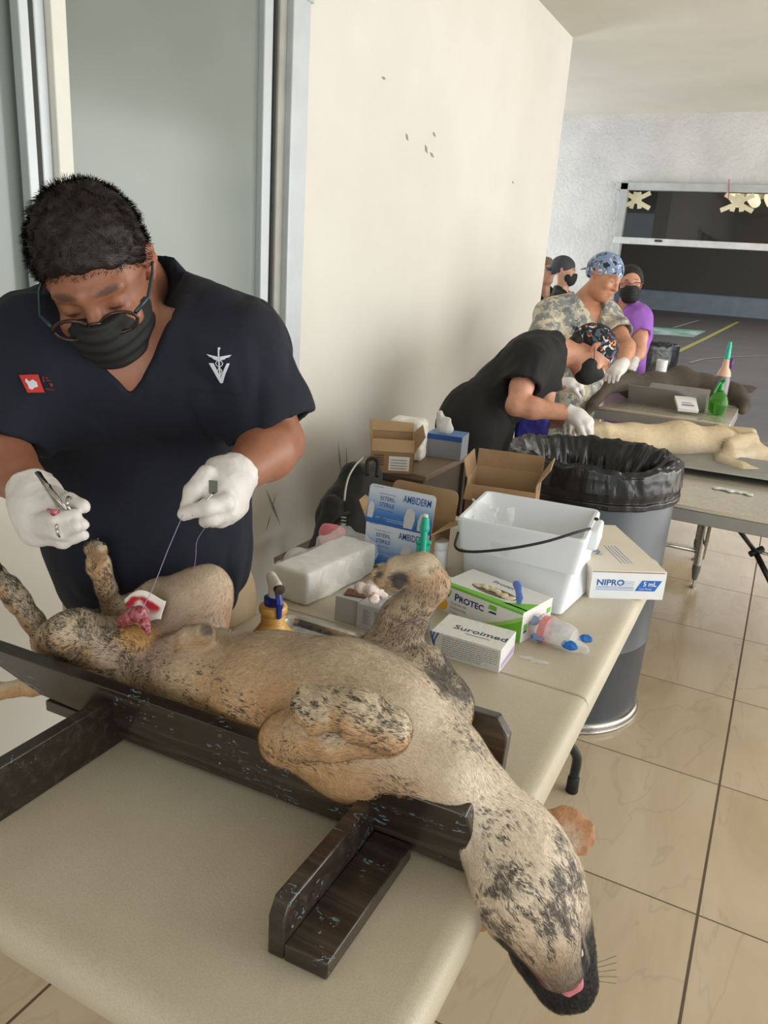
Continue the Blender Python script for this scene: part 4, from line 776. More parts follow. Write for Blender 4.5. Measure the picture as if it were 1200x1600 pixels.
flat('white_label', [[(bx.w*.42, .01), (bx.w*.90, .01), (bx.w*.90, .066), (bx.w*.42, .066)]], *bx.front(0, 0), m_white, r, off=.0012)
flat('small_print', [[(bx.w*(.06), .03+.009*k), (bx.w*(.30), .03+.009*k), (bx.w*(.30), .033+.009*k), (bx.w*.06, .033+.009*k)] for k in range(5)]+[[(bx.w*.46, .018+.011*k), (bx.w*.84, .018+.011*k), (bx.w*.84, .020+.011*k), (bx.w*.46, .020+.011*k)] for k in range(4)], *bx.front(0, 0), m_ink, r, off=.002)
s_ = Sc(); rbox(s_, bx.p(.5, .55, .35), (bx.w*.4, .05, .035), frame(bx.x, (0, 0, 1)), .015); tag(put('plastic_bag', s_.mesh('b', .004, lambda P: (fbm(P, 40, 3)-.5)*.014), M_('greyish_film_bag', (150, 146, 138), .25, var=.1)), 'crumpled greyish bag inside the labelled carton on the desk', 'bag')
q = AD(640, 655, 3.18); s_ = Sc(); rbox(s_, (q[0], q[1], DZ+.085), (.075, .05, .085), frame((1, .2, 0), (0, 0, 1)), .03); o = tag(put('white_pack', s_.mesh('b', .004, lambda P: (fbm(P, 22, 3)-.5)*.016), M_('white_film_pack', (224, 222, 212), .4)), 'white plastic wrapped pack standing behind the labelled carton on the desk', 'package')
q = AD(683, 700, 3.25); bx = Box((q[0]-.05, q[1], DZ), (q[0]+.10, q[1]+.02, DZ), .12, .10); r = root(bx, 'blue_grey_box', 'blue topped grey box on the desk beside the black scrubs', 'box')
bx.mb().build('carton', m_grey, r, bevel=.002); flat('blue_strip', [[(0, bx.h*.78), (bx.w, bx.h*.78), (bx.w, bx.h), (0, bx.h)]], *bx.front(0, 0), m_blueink, r); flat('blue_lid', [[(0, 0), (bx.w, 0), (bx.w, bx.d), (0, bx.d)]], *bx.top(0, 0), pm('mid_blue', (96, 130, 176)), r)
s_ = Sc(); q = bx.p(.35, .4, 1); s_.rc(q+[0, 0, .02], q+[-.02, 0, .08], .028, .012, .02).rc(q+[.02, 0, .02], q+[.02, 0, .055], .025, .01, .02); tag(put('white_pack', s_.mesh('b', .004, lambda P: (fbm(P, 30, 3)-.5)*.016), M_('grey_white_film', (196, 196, 192), .4)), 'loose white bag on top of the blue topped grey box', 'bag')
# backpack on a low stool
r = empty('wooden_stool', (-1.42, 2.42, 0), 'low wooden stool under the black backpack', 'stool'); MB().box((-1.42, 2.42, .40), (.30, .28, .03)).build('seat', m_desk, r, bevel=.004)
for x in (-1.54, -1.30):
    for y in (2.31, 2.53): MB().box((x, y, .193), (.03, .03, .386)).build('leg', m_desk, r)
bk = M_('black_nylon', (20, 20, 21), .62, var=.2, vs=30, bump=.3, bs=300, bd=.001); bc = np.array([-1.415, 2.44, .415])
r = empty('backpack', bc, 'black fabric backpack with silver zip leaning against the wall', 'backpack'); K = 2.75
s_ = Sc(); A_ = lambda u, v_, d=K: AD(u, v_, d)
s_.ch([A_(555, 745), A_(540, 800), A_(528, 860)], [.055, .085, .105], .05, flat=(nrm(FW*[1, 1, 0]), .8)).rc(A_(580, 745, 2.8), A_(570, 830, 2.8), .045, .075, .04)
put('bag_body', s_.mesh('b', .006, lambda P: (fbm(P, 14, 3)-.5)*.02), bk, r)
s_ = Sc(); s_.ch([A_(520, 790, 2.62), A_(508, 860, 2.62)], [.035, .055], .03, flat=(nrm(FW*[1, 1, 0]), .7)); put('front_pocket', s_.mesh('b', .005, lambda P: (fbm(P, 18, 3)-.5)*.014), bk, r)
zp = [A_(568, 715, 2.70), A_(555, 728, 2.64), A_(545, 745, 2.60), A_(540, 765, 2.575), A_(538, 783, 2.57)]
MB().tube(catmull(zp, 6), .0035, 6).build('zip', pm('silver_zip', (196, 192, 184), .3, metal=.8), r, smooth=True)
MB().tube(catmull([A_(574, 742, 2.68), A_(574, 722, 2.7), A_(582, 716, 2.7), A_(590, 722, 2.7), A_(589, 745, 2.68)], 6), .007, 8).build('top_handle', bk, r, smooth=True)
MB().tube(catmull([A_(515, 848, 2.54), A_(520, 822, 2.54), A_(535, 806, 2.53), A_(545, 802, 2.55)], 6), .008, 8).build('strap', bk, r, smooth=True)
for v_ in (808, 813, 818): MB().tube([A_(533, v_, 2.515), A_(541, v_+1, 2.515)], .0022, 6).build('buckle', pm('nickel', (190, 188, 180), .3, metal=.8), r)
s_ = Sc(); s_.el(A_(511, 838, 2.5), (.03, .02, .045)).el(A_(524, 830, 2.5), (.035, .02, .02)); tag(put('pink_pouch', s_.mesh('b', .004, lambda P: (fbm(P, 40, 3)-.5)*.01), M_('pink_cloth', (206, 120, 130), .7, var=.15)), 'pink and cream pouch held under the backpack strap', 'pouch')
# ================================================================ DOGS
def furmat(name, spec=.25, streak=1.0):
    t = NT(name); at = t.n('ShaderNodeAttribute', attribute_name='Col'); fl = t.n('ShaderNodeAttribute', attribute_name='flow')
    n1 = t.noise(fl.outputs['Vector'], 150, 3, .6, .4); n2 = t.noise(fl.outputs['Vector'], 420, 2, .6, .5)
    k = t.math('ADD', .66, t.math('ADD', t.math('MULTIPLY', n1, .40*streak), t.math('MULTIPLY', n2, .28*streak)))
    kk = t.n('ShaderNodeCombineColor', {0: k, 1: k, 2: k}); br = t.n('ShaderNodeAttribute', attribute_name='brin'); nb_ = t.noise(fl.outputs['Vector'], 150, 5, .7, .3)
    bf = t.ramp(t.math('ADD', nb_, t.math('MULTIPLY', br.outputs['Fac'], .30)), [(.66, (0, 0, 0)), (.84, (.8,)*3)])
    t.set(Base_Color=t.mix(1, t.mix(bf, at.outputs['Color'], srgb(56, 51, 50)), kk.outputs[0], 'MULTIPLY'), Roughness=.72, Sheen_Weight=.1, Sheen_Roughness=.4)
    t.bump(t.math('ADD', n1, t.math('MULTIPLY', n2, .6)), .65, .0035); return t.m
def flow(me, bones, k=.86):
    P = verts(me); D = np.full(len(P), 1e9); F = np.zeros_like(P); W_ = np.zeros(len(P))
    for a, b, wgt in bones:
        d, t = segdist(P, a, b); u = nrm(np.asarray(b)-a); w_ = np.exp(-(d/wgt)*3.5); F += w_[:, None]*(P-(P@u)[:, None]*u*k); W_ += w_
    setvec(me, F/(W_[:, None]+1e-9), 'flow')
def blob(P, c, r, soft=.5): d = np.linalg.norm((P-np.asarray(c))/np.asarray(r), axis=1); return 1-ss(1-soft, 1+soft, d)
def mixc(col, w_, c): return col*(1-w_[:, None])+np.asarray(c)*w_[:, None]
def coat(me, col, brin, FL_, bones, par, N, L, seed, lie=.75, bdark=(56, 51, 50), wid=.00042, name='coat_hair'):
    rs = np.random.RandomState(seed); P = verts(me); Nn = normals(me); nf = len(me.polygons); q = np.empty(nf*4, np.int32); me.loops.foreach_get('vertex_index', q); q = q.reshape(-1, 4)
    vis = ((P[q].mean(1)-CAM)*Nn[q[:, 0]]).sum(1) < .35*np.linalg.norm(P[q[:, 0]]-CAM, axis=1); q = q[vis]
    ar = np.linalg.norm(np.cross(P[q[:, 2]]-P[q[:, 0]], P[q[:, 3]]-P[q[:, 1]]), axis=1); f = rs.choice(len(q), N, p=ar/ar.sum()); u, v = rs.rand(N, 1), rs.rand(N, 1); Q = q[f]
    bil = lambda A: (1-u)*(1-v)*A[Q[:, 0]]+u*(1-v)*A[Q[:, 1]]+u*v*A[Q[:, 2]]+(1-u)*v*A[Q[:, 3]]
    r0 = bil(P); n0 = bil(Nn); n0 /= np.linalg.norm(n0, axis=1)[:, None]; c = bil(col); br = bil(brin[:, None])[:, 0]; F = bil(FL_)
    D = np.zeros((N, 3)); 
    for a, b, wg in bones: d, t = segdist(r0, a, b); D += np.exp(-(d/wg)*3.5)[:, None]*nrm(np.asarray(b)-a)*DS.get(id(bones), 1)
    D /= np.linalg.norm(D, axis=1)[:, None]+1e-9; jit = (np.stack([fbm(r0, 40, 2, 11+k) for k in range(3)], 1)-.5)*1.2; D = D+jit+rs.randn(N, 3)*.16; D -= (D*n0).sum(1)[:, None]*n0; D /= np.linalg.norm(D, axis=1)[:, None]+1e-9
    ln = L*(.6+.8*rs.rand(N, 1)); m = r0+(D*.45+n0*.32*(1-lie)*2)*ln; t = r0+(D*.95+n0*.22*(1-lie)*2)*ln; sd = np.cross(D, n0)*wid; lift = n0*.0003
    nb_ = fbm(F, 150, 4, 9); bf = (ss(.57, .67, nb_+br*.25)*ss(.0, .16, br))[:, None]*.9; shade = (.72+.5*rs.rand(N, 1)); c = (c*(1-bf)+lin(*bdark)*bf)*shade
    V = np.stack([r0-sd-lift, r0+sd-lift, m+sd*.8, m-sd*.8, t], 1).reshape(-1, 3); i = np.arange(N)*5
    me2 = bpy.data.meshes.new(name); me2.vertices.add(len(V)); me2.vertices.foreach_set('co', V.ravel()); li = np.stack([i, i+1, i+2, i+3, i+3, i+2, i+4], 1).ravel(); me2.loops.add(len(li)); me2.loops.foreach_set('vertex_index', li.astype(np.int32))
    me2.polygons.add(2*N); st = np.stack([np.arange(N)*7, np.arange(N)*7+4], 1).ravel(); me2.polygons.foreach_set('loop_start', st.astype(np.int32)); me2.update(calc_edges=True); me2.shade_smooth()
    setcol(me2, np.clip(np.repeat(c, 5, 0), 0, 1)); nn = np.repeat(n0, 5, 0); me2.normals_split_custom_set_from_vertices(nn.tolist())
    o = put(name, me2, m_hair, par); o['kind'] = 'stuff'; return o
DS = {}
m_hair = NT('coat_strands'); m_hair.set(Base_Color=m_hair.n('ShaderNodeAttribute', attribute_name='Col').outputs['Color'], Roughness=.55, Specular_IOR_Level=.3); m_hair = m_hair.m
m_fur = furmat('short_dog_coat')
g = lambda u, v_, y: AY(u, v_, y)
s_ = Sc(); B = []
def bone(p, r, k=.02, flat_=None, wgt=None):
    p = [np.asarray(q, float) for q in p]; s_.ch(p, r, k, flat_)
    for i in range(len(p)-1): B.append((p[i], p[i+1], wgt or max(r[i], r[i+1])))
# trunk
pel, ab1, ab2, ch1, ch2 = g(205, 1062, .915), g(330, 1066, .910), g(430, 1085, .905), g(525, 1108, .900), g(618, 1152, .895)
bone([pel, ab1, ab2, ch1, ch2], [.070, .078, .088, .094, .085], .05)
s_.el(g(575, 1118, .900), (.12, .080, .088), None, .05)
bone([ch2, g(690, 1207, .880), g(750, 1270, .866), AD(798, 1335, 1.035)], [.080, .062, .053, .056], .045)
s_.rc(g(560, 1172, .812), g(700, 1214, .824), .038, .034, .045)
# head, hanging over the table edge with the throat and lower jaw towards the viewer
N_ = nrm(AD(884, 1545, 1.03)-AD(812, 1330, 1.0)); Cn = -FW-(-FW@N_)*N_; Cn = nrm(Cn); Wd = np.cross(Cn, N_); HR = np.array([Wd, N_, Cn]).T
hq = lambda u, v_, d: AD(u, v_, d)
s_.el(hq(818, 1345, 1.045), (.066, .082, .062), HR, .03); s_.el(hq(818, 1375, 1.005), (.064, .06, .045), HR, .03)
s_.ch([hq(834, 1400, 1.035), hq(860, 1470, 1.045), hq(884, 1530, 1.05)], [.056, .047, .037], .03, flat=(Cn, .85))
s_.rc(hq(856, 1462, 1.02), hq(884, 1534, 1.03), .047, .037, .02, flat=(Cn, .6))
jaw = [hq(826, 1400, .985), hq(850, 1452, .985), hq(874, 1512, .992)]
# groove between lip and lower jaw
s_.ch([hq(796, 1455, .985), hq(812, 1500, .985), hq(835, 1532, .99), hq(868, 1550, .99), hq(900, 1542, .99), hq(912, 1505, .985), hq(898, 1440, .985)], [.006, .011, .012, .011, .011, .010, .005], .008, neg=True)
s_.ch(jaw, [.050, .040, .030], .016, flat=(Cn, .75))
s_.el(hq(784, 1415, 1.02), (.028, .04, .03), HR, .03); s_.el(hq(882, 1385, 1.045), (.02, .045, .03), HR, .03)
s_.el(hq(903, 1556, 1.06), (.022, .016, .02), HR, .008)   # nose
# near foreleg: upper arm, forearm, folded paw
sh1, el1, ca1 = g(620, 1190, .875), g(448, 1158, .778), g(606, 1150, .768)
bone([g(650, 1180, .90), sh1, g(545, 1186, .825), el1], [.062, .056, .047, .034], .035)
bone([g(446, 1152, .775), g(520, 1150, .762), ca1], [.034, .030, .026], .012)
pw = [g(608, 1140, .752), g(562, 1118, .742), g(522, 1106, .740)]
bone(pw, [.029, .030, .025], .012); 
toesN = [(478, 1098, .735), (474, 1108, .728), (484, 1120, .722), (505, 1130, .720)]
for i, (u, v_, y) in enumerate([(480, 1087, .747), (472, 1101, .734), (476, 1117, .724), (492, 1132, .720)]):
    a = g(522-4*i, 1093+10*i, .744-.007*i); b_ = g(u, v_, y); s_.rc(a, b_, .0145, .0135, .004)
# far foreleg: raised with the paw curled over
bone([g(650, 1145, .95), g(686, 1102, .975), g(655, 1052, .99), g(606, 1018, 1.0)], [.055, .045, .041, .033], .028)
bone([g(600, 1018, 1.0), g(630, 968, 1.005), g(672, 918, 1.01)], [.036, .033, .025], .02)
bone([g(676, 912, 1.01), g(660, 893, 1.0), g(625, 893, .99)], [.026, .026, .024], .012)
for i, (u, v_, y) in enumerate([(596, 893, 1.0), (592, 900, .985), (600, 908, .972), (616, 912, .965)]): s_.rc(g(628, 895+2*i, .985), g(u, v_, y), .0135, .0125, .006)
# near hind leg
bone([g(250, 1050, .915), g(185, 1030, .885), g(122, 1000, .868)], [.066, .062, .050], .04)
bone([g(118, 992, .83), g(92, 1002, .86), g(72, 1006, .885)], [.044, .034, .024], .03)
bone([g(74, 1004, .885), g(52, 970, .88), g(28, 938, .875), g(12, 918, .87)], [.021, .018, .020, .023], .012)
for i in range(4): s_.rc(g(14, 918, .87), g(0-4*i, 893+8*i, .872-.012*i), .014, .0115, .006)
# far hind leg
bone([g(262, 1030, .95), g(305, 965, .99), g(324, 928, 1.01)], [.060, .052, .037], .035)
bone([g(320, 920, 1.01), g(250, 938, .985), g(182, 955, .965)], [.038, .035, .022], .04)
s_.rc(g(262, 1000, .97), g(300, 955, .99), .045, .045, .04)
bone([g(178, 958, .96), g(166, 920, .945), g(154, 880, .935)], [.019, .017, .021], .01)
for i in range(4): s_.rc(g(154, 880, .935), g(140+6*i, 858-2.5*(1.5-abs(i-1.5))*1.5, .940-.008*i), .013, .0105, .005)
s_.rc(g(148, 880, .930), g(143, 890, .927), .010, .009, .005)
# tail, sheath
bone([g(165, 1068, .92), g(110, 1066, .925), g(50, 1072, .93), g(0, 1080, .935), g(-60, 1085, .94)], [.030, .022, .018, .016, .012], .03)
bone([g(262, 1015, .89), g(300, 1000, .885), g(320, 990, .88)], [.022, .021, .017], .018)
s_.el(g(212, 996, .885), (.03, .026, .018), None, .02)
me = s_.mesh('dog_body', .0034, lambda P: (fbm(P, 60, 2)-.5)*.0022)
# coat colours: pale belly, tan flanks, dark brindle streaks
P = verts(me); Nn = normals(me); tan, cream, grey, dark, pink, black = lin(202, 161, 114), lin(226, 208, 180), lin(176, 160, 142), lin(62, 56, 54), lin(186, 146, 134), lin(26, 24, 25)
up = Nn@nrm(np.array([.2, .1, 1])); flank = ss(.55, -.15, up+ (fbm(P, 18, 2)-.5)*.5)
col = np.tile(cream*.92, (len(P), 1)); col = mixc(col, flank*.85, tan)
col = mixc(col, blob(P, g(470, 1010, .93), (.16, .1, .07), .6)*.55, grey)
col = mixc(col, blob(P, g(400, 1080, .83), (.16, .10, .06), .6)*.6, tan)
col = mixc(col, blob(P, g(250, 1010, .90), (.10, .07, .05), .5)*.62, pink*.9)
col = mixc(col, blob(P, g(310, 950, .99), (.07, .06, .06), .5)*.45, pink*.95)
col = mixc(col, blob(P, g(215, 995, .88), (.035, .03, .025), .4)*.8, lin(226, 176, 96))
col = mixc(col, blob(P, g(640, 960, 1.0), (.07, .05, .09), .5)*.7, lin(184, 166, 144)); col = mixc(col, blob(P, g(640, 1140, .87), (.06, .08, .05), .6)*.7, lin(238, 226, 206))
col = mixc(col, blob(P, AD(770, 1290, 1.0), (.10, .10, .12), .5)*.8, lin(236, 222, 200))
col = mixc(col, blob(P, AD(830, 1400, 1.0), (.07, .08, .09), .5)*.7, lin(226, 210, 188))
for c_, r_ in ((g(420, 1160, .77), .07), (g(520, 1215, .80), .06), (g(630, 1160, .76), .022), (g(90, 1010, .82), .05), (g(690, 905, 1.0), .018)): col = mixc(col, blob(P, c_, (r_,)*3, .6)*.75, tan*.95)
fl = flow(me, B+[(hq(790, 1300, 1.0), hq(880, 1540, 1.02), .07)]); a = np.empty(len(P)*3, np.float32); me.attributes['flow'].data.foreach_get('vector', a); FL_ = a.reshape(-1, 3).astype(float)
n1 = fbm(FL_*[1, 1, 1], 70, 3, 3); n2 = fbm(P, 26, 3, 5)
brin = np.zeros(len(P))
def brindle(c, r, amt, thr=.5, soft=.55):
    global col
    global brin
    brin = np.maximum(brin, blob(P, c, r, soft)*amt*(1.0-(thr-.36)*2.2)*(.55+.9*ss(.35, .65, n2)))
brindle(g(120, 985, .82), (.09, .07, .07), .95, .50); brindle(g(200, 1060, .84), (.06, .05, .05), .85, .5); brindle(g(30, 940, .87), (.08, .06, .09), .85, .47)
brindle(g(692, 1090, .97), (.042, .06, .06), 1.9, .36); brindle(g(660, 1000, 1.0), (.09, .06, .10), .8, .52); brindle(g(150, 900, .94), (.05, .05, .10), .8, .5); brindle(g(230, 930, 1.0), (.10, .05, .05), .45, .5)
brindle(g(560, 1110, .74), (.09, .05, .05), .7, .54); brindle(g(640, 1205, .83), (.035, .05, .04), .8, .46); brindle(AD(720, 1190, 1.08), (.05, .05, .06), .7, .5); brindle(g(300, 1010, .93), (.12, .08, .06), .2, .50)
brindle(AD(770, 1270, .98), (.05, .05, .05), .35, .54)
for c_ in (AD(880, 1360, 1.0), AD(872, 1410, .98), AD(840, 1430, .98), AD(790, 1410, .98)): brindle(c_, (.035, .035, .06), .95, .44, .4)
brindle(g(300, 1085, .83), (.2, .05, .05), .5, .53); brindle(g(480, 1165, .77), (.06, .04, .03), .6, .55)
# darker muzzle, black lips
hx = (P-hq(812, 1330, 1.0))@N_; hw = (P-hq(860, 1460, 1.0))@Wd; hc = (P-hq(860, 1460, 1.0))@Cn; ish = blob(P, hq(850, 1450, 1.02), (.12, .12, .17), .15)
jd, _ = segdist(P, jaw[1], jaw[2]); col = mixc(col, ish*ss(.06, .17, hx)*.88*ss(.30, .5, n1*.5+n2*.5+.12), lin(96, 86, 78)); col = mixc(col, ish*ss(.115, .14, hx)*ss(.041, .047, jd+(n2-.5)*.006), black)
for poly, r_ in (([(794, 1472, 1.0), (806, 1508, 1.01), (832, 1546, 1.03), (868, 1568, 1.04), (905, 1568, 1.05), (926, 1545, 1.04)], .021), ([(826, 1535, 1.0), (868, 1558, 1.0), (912, 1545, 1.0)], .012), ([(884, 1432, .99), (898, 1462, .99), (912, 1500, .99), (922, 1548, 1.01)], .0115)):
    for (a_, b_) in zip(poly[:-1], poly[1:]): d_, _ = segdist(P, hq(*a_), hq(*b_)); col = mixc(col, 1-ss(r_*.75, r_*1.25, d_+(n2-.5)*.008), black)
for (a_, b_) in (((840, 1525, .99), (862, 1546, .99)), ((808, 1492, .985), (836, 1530, .985))): d_, _ = segdist(P, hq(*a_), hq(*b_)); col = mixc(col, (1-ss(.006, .011, d_))*.85, lin(120, 56, 60))
col = mixc(col, blob(P, hq(905, 1560, 1.06), (.03, .03, .03), .2), black)
for (u, v_, y, r_) in ((598, 904, .972, .011), (625, 908, .962, .014), (596, 893, .985, .007), (144, 860, .94, .008)): col = mixc(col, blob(P, g(u, v_, y), (r_,)*3, .3), lin(70, 62, 62))
col = mixc(col, blob(P, g(324, 982, .872), (.014,)*3, .4)*.8, lin(70, 62, 60)); setcol(me, np.clip(col, 0, 1)); setvec(me, np.stack([brin]*3, 1), 'brin')
dog = empty('dog', (-.62, .905, TZ+.03), 'tan brindle short-haired dog lying on its back in the dark wooden trough', 'dog')
coat(me, col, brin, FL_, B, dog, 90000, .0075, 1)
put('dog_body', me, m_fur, dog)
def earmesh(pts, tip, th, nm, par, mat, cols, h=.0024, cav=None):
    e = Sc(); e.ch(pts, [th*1.5, th*1.35, th*1.1, th*.45], .012, flat=tip); 
    if cav: e.el(cav[0], cav[1], cav[2], .006, neg=True)
    m2 = e.mesh(nm, h); Q = verts(m2); c2 = np.tile(cols[0], (len(Q), 1)); 
    if len(cols) > 1: c2 = mixc(c2, ss(-.2, .5, normals(m2)@(-FW)), cols[1])
    setcol(m2, c2); setvec(m2, Q, 'flow'); return put(nm, m2, mat, par)
e = Sc(); en = nrm(-FW+.35*UP-.2*RT)
e.ch([hq(850, 1290, 1.04), hq(872, 1288, 1.05), hq(896, 1290, 1.05), hq(916, 1304, 1.045)], [.013, .013, .011, .005], .012, flat=(en, .30)); e.ch([hq(862, 1312, 1.045), hq(884, 1314, 1.05), hq(905, 1306, 1.047)], [.017, .014, .008], .012, flat=(en, .28)); e.rc(hq(846, 1300, 1.045), hq(866, 1320, 1.05), .018, .016, .02)
e.el(hq(892, 1306, 1.035), (.016, .012, .007), frame(RT, en), .005, neg=True)
m2 = e.mesh('ear', .002, lambda P: (fbm(P, 60, 2)-.5)*.004); Q = verts(m2); c2 = np.tile(lin(178, 130, 90), (len(Q), 1)); c2 = mixc(c2, blob(Q, hq(893, 1308, 1.035), (.022, .014, .02), .4)*.9, lin(196, 170, 150)); c2 = mixc(c2, ss(.45, .7, fbm(Q, 160, 3))*.35, lin(120, 84, 58)); c2 = mixc(c2, blob(Q, hq(866, 1286, 1.04), (.012,)*3, .6)*.7, lin(120, 74, 46)); setcol(m2, c2); setvec(m2, Q, 'flow'); setvec(m2, Q*0, 'brin'); put('ear', m2, m_fur, dog)
earmesh([hq(770, 1378, 1.08), hq(752, 1400, 1.10), hq(748, 1420, 1.11), hq(752, 1440, 1.11)], (nrm(-FW), .3), .018, 'ear', dog, m_fur, [lin(176, 128, 88)])
s_ = Sc(); s_.ch([hq(872, 1544, 1.006), hq(888, 1548, 1.0), hq(901, 1540, .998), hq(908, 1522, 1.0)], [.004, .0062, .0064, .0045], .005, flat=(Cn, .5)); tg_ = NT('pink_tongue'); tg_.set(Base_Color=srgb(206, 122, 134), Roughness=.3, Subsurface_Weight=.3, Subsurface_Radius=(.01, .004, .003)); put('tongue', s_.mesh('tongue', .0014), tg_.m, dog)
tt = M_('tooth_ivory', (226, 220, 200), .3)
MB().lathe([(.0028, 0), (.0022, .004), (.0006, .009)], hq(908, 1492, .984), 8, frame(np.cross(-N_, Cn), -N_)[:, [1, 0, 2]] if False else np.eye(3)).build('tooth', tt, dog, smooth=True)
cl = M_('dark_claw', (52, 44, 40), .35)
def claw(a, b_, r=.0032): MB().tube([a, a+(b_-a)*.6+[0, 0, .001], b_], [r, r*.8, r*.25], 8).build('claw', cl, dog, smooth=True)
for u, v_, y, du, dv in ((472, 1086, .739, -9, -3), (464, 1101, .724, -9, 1), (468, 1118, .716, -8, 5), (484, 1135, .712, -7, 7), (142, 856, .940, -4, -9), (152, 850, .930, 1, -10), (160, 856, .921, 4, -8), (2, 892, .868, -3, -14), (590, 886, .99, -7, 0)): claw(g(u, v_, y), g(u+du, v_+dv, y-.003))
# whiskers
b = MB()
for k in range(5): a = hq(922, 1508+6*k, 1.01); b.tube([a, a+RT*.018+UP*(.006-.002*k), a+RT*.034+UP*(.012-.004*k)], .0004, 4)
tag(b.build('whiskers', pm('whisker', (60, 56, 54)), dog), kind='stuff')
# surgical site and gauze
red = NT('raw_tissue'); red.set(Base_Color=red.ramp(red.noise(red.co(), 120, 4), [(.35, srgb(120, 24, 34)), (.6, srgb(186, 96, 104)), (.75, srgb(160, 140, 166))]), Roughness=.2, Coat_Weight=.5); red.bump(red.noise(red.co(), 160, 3), .6, .003); red = red.m
s_ = Sc(); s_.ch([g(192, 972, .875), g(206, 962, .875), g(218, 960, .872), g(226, 974, .868), g(232, 988, .864)], [.010, .013, .012, .008, .005], .008); put('surgical_wound', s_.mesh('w', .0014, lambda P: (fbm(P, 160, 2)-.5)*.004), red, dog)
ga = NT('blood_stained_gauze'); v = ga.co(); bl = ga.n('ShaderNodeAttribute', attribute_name='Col'); ga.set(Base_Color=bl.outputs['Color'], Roughness=.85); ga.bump(ga.noise(v, 300, 2), .2, .001)
n = 26; V = []; c00, c10, c11, c01 = g(197, 936, .90), g(262, 934, .935), g(254, 972, .915), g(206, 972, .885); outl = lambda s, t: (1-s)*(1-t)*c00+s*(1-t)*c10+s*t*c11+(1-s)*t*c01
for j in range(n):
    for i in range(n):
        s, t = i/(n-1), j/(n-1); q = outl(s, t)+np.array([0, 0, 1])*(.006*math.sin(s*5+t*3)+.008*math.sin(s*3.1)) + UP*.006*math.sin(math.pi*s)*(1-2*t)*.6-FW*.01; V.append(q)
f = [(j*n+i, j*n+i+1, (j+1)*n+i+1, (j+1)*n+i) for j in range(n-1) for i in range(n-1)]
me = MB().add(V, f).mesh('g'); P = verts(me); ST = np.array([(i/(n-1), j/(n-1)) for j in range(n) for i in range(n)]); c2 = np.tile(lin(232, 226, 218), (len(P), 1))
d1 = np.abs(np.hypot((ST[:, 0]-.38)/1.3, ST[:, 1]-.52)-.28); w_ = (1-ss(.06, .15, d1+(fbm(P, 90, 2)-.5)*.16))*ss(.85, .4, ST[:, 1]); c2 = mixc(c2, np.clip(w_, 0, 1), lin(176, 30, 44)); setcol(me, c2)
o = put('gauze_swab', me, ga.m, None, smooth=True, solid=.0012); tag(o, 'blood stained white gauze square on the groin of the tan dog', 'gauze')
# ================================================================ PEOPLE
def skinmat(name, c, c2):
    t = NT(name); a = t.n('ShaderNodeAttribute', attribute_name='Col'); v = t.co()
    t.set(Base_Color=t.mix(t.ramp(t.noise(v, 45, 4), [(.35, (0, 0, 0)), (.7, (.22,)*3)]), a.outputs['Color'], srgb(*c2)), Roughness=.45, Subsurface_Weight=.12, Subsurface_Radius=(.012, .005, .003))
    t.bump(t.noise(v, 260, 4), .22, .0015); return t.m
def headframe(c, f, u): f = nrm(f); u = np.asarray(u, float); u = nrm(u-f*(f@u)); return np.asarray(c, float), np.array([np.cross(f, u), f, u]).T  # columns right, forward, up
def head_prims(s, hf, k=1.0, lids=True):
    c, R = hf; p = lambda x, y, z: c+R@(np.array([x, y, z])*k); q = lambda r: np.array(r)*k
    s.el(p(0, -.018, .035), q([.074, .094, .084]), R, .02).el(p(0, .022, -.020), q([.062, .066, .080]), R, .03)
    s.rc(p(-.02, .050, -.088), p(.02, .050, -.088), .026*k, .026*k, .03).el(p(0, .030, -.075), q([.050, .050, .034]), R, .03)   # jaw, chin
    for sx in (-1, 1):
        s.el(p(sx*.034, .070, -.028), q([.026, .018, .020]), R, .02); s.rc(p(sx*.012, .083, .026), p(sx*.044, .070, .027), .010*k, .008*k, .016)
        s.el(p(sx*.031, .092, .003), q([.017, .014, .012]), R, .014, neg=True); s.el(p(sx*.031, .071, .002), q([.0145, .013, .0125]), R, .004)
        s.rc(p(sx*.045, .068, .004), p(sx*.018, .076, .002), .0045*k, .004*k, .006)
        s.ch([p(sx*.074, -.002, .026), p(sx*.083, -.014, .024), p(sx*.082, -.018, .004), p(sx*.074, -.006, -.022)], [.007*k, .008*k, .008*k, .006*k], .006); s.el(p(sx*.076, -.010, .004), q([.006, .014, .024]), R, .006); s.el(p(sx*.086, -.004, .008), q([.005, .008, .014]), R, .004, neg=True)
    s.ch([p(0, .082, .014), p(0, .100, -.012), p(0, .106, -.026)], [.009*k, .0105*k, .013*k], .012)
    for sx in (-1, 1): s.el(p(sx*.013, .093, -.030), q([.009, .011, .009]), R, .008); s.el(p(sx*.007, .100, -.039), q([.004, .006, .004]), R, .003, neg=True)
    s.ch([p(-.024, .078, -.057), p(0, .088, -.054), p(.024, .078, -.057)], [.0055*k, .0085*k, .0055*k], .008); s.ch([p(-.020, .078, -.066), p(0, .087, -.067), p(.020, .078, -.066)], [.006*k, .009*k, .006*k], .008)
    s.ch([p(-.026, .088, -.061), p(0, .097, -.0605), p(.026, .088, -.061)], [.0016*k]*3, .004, neg=True)
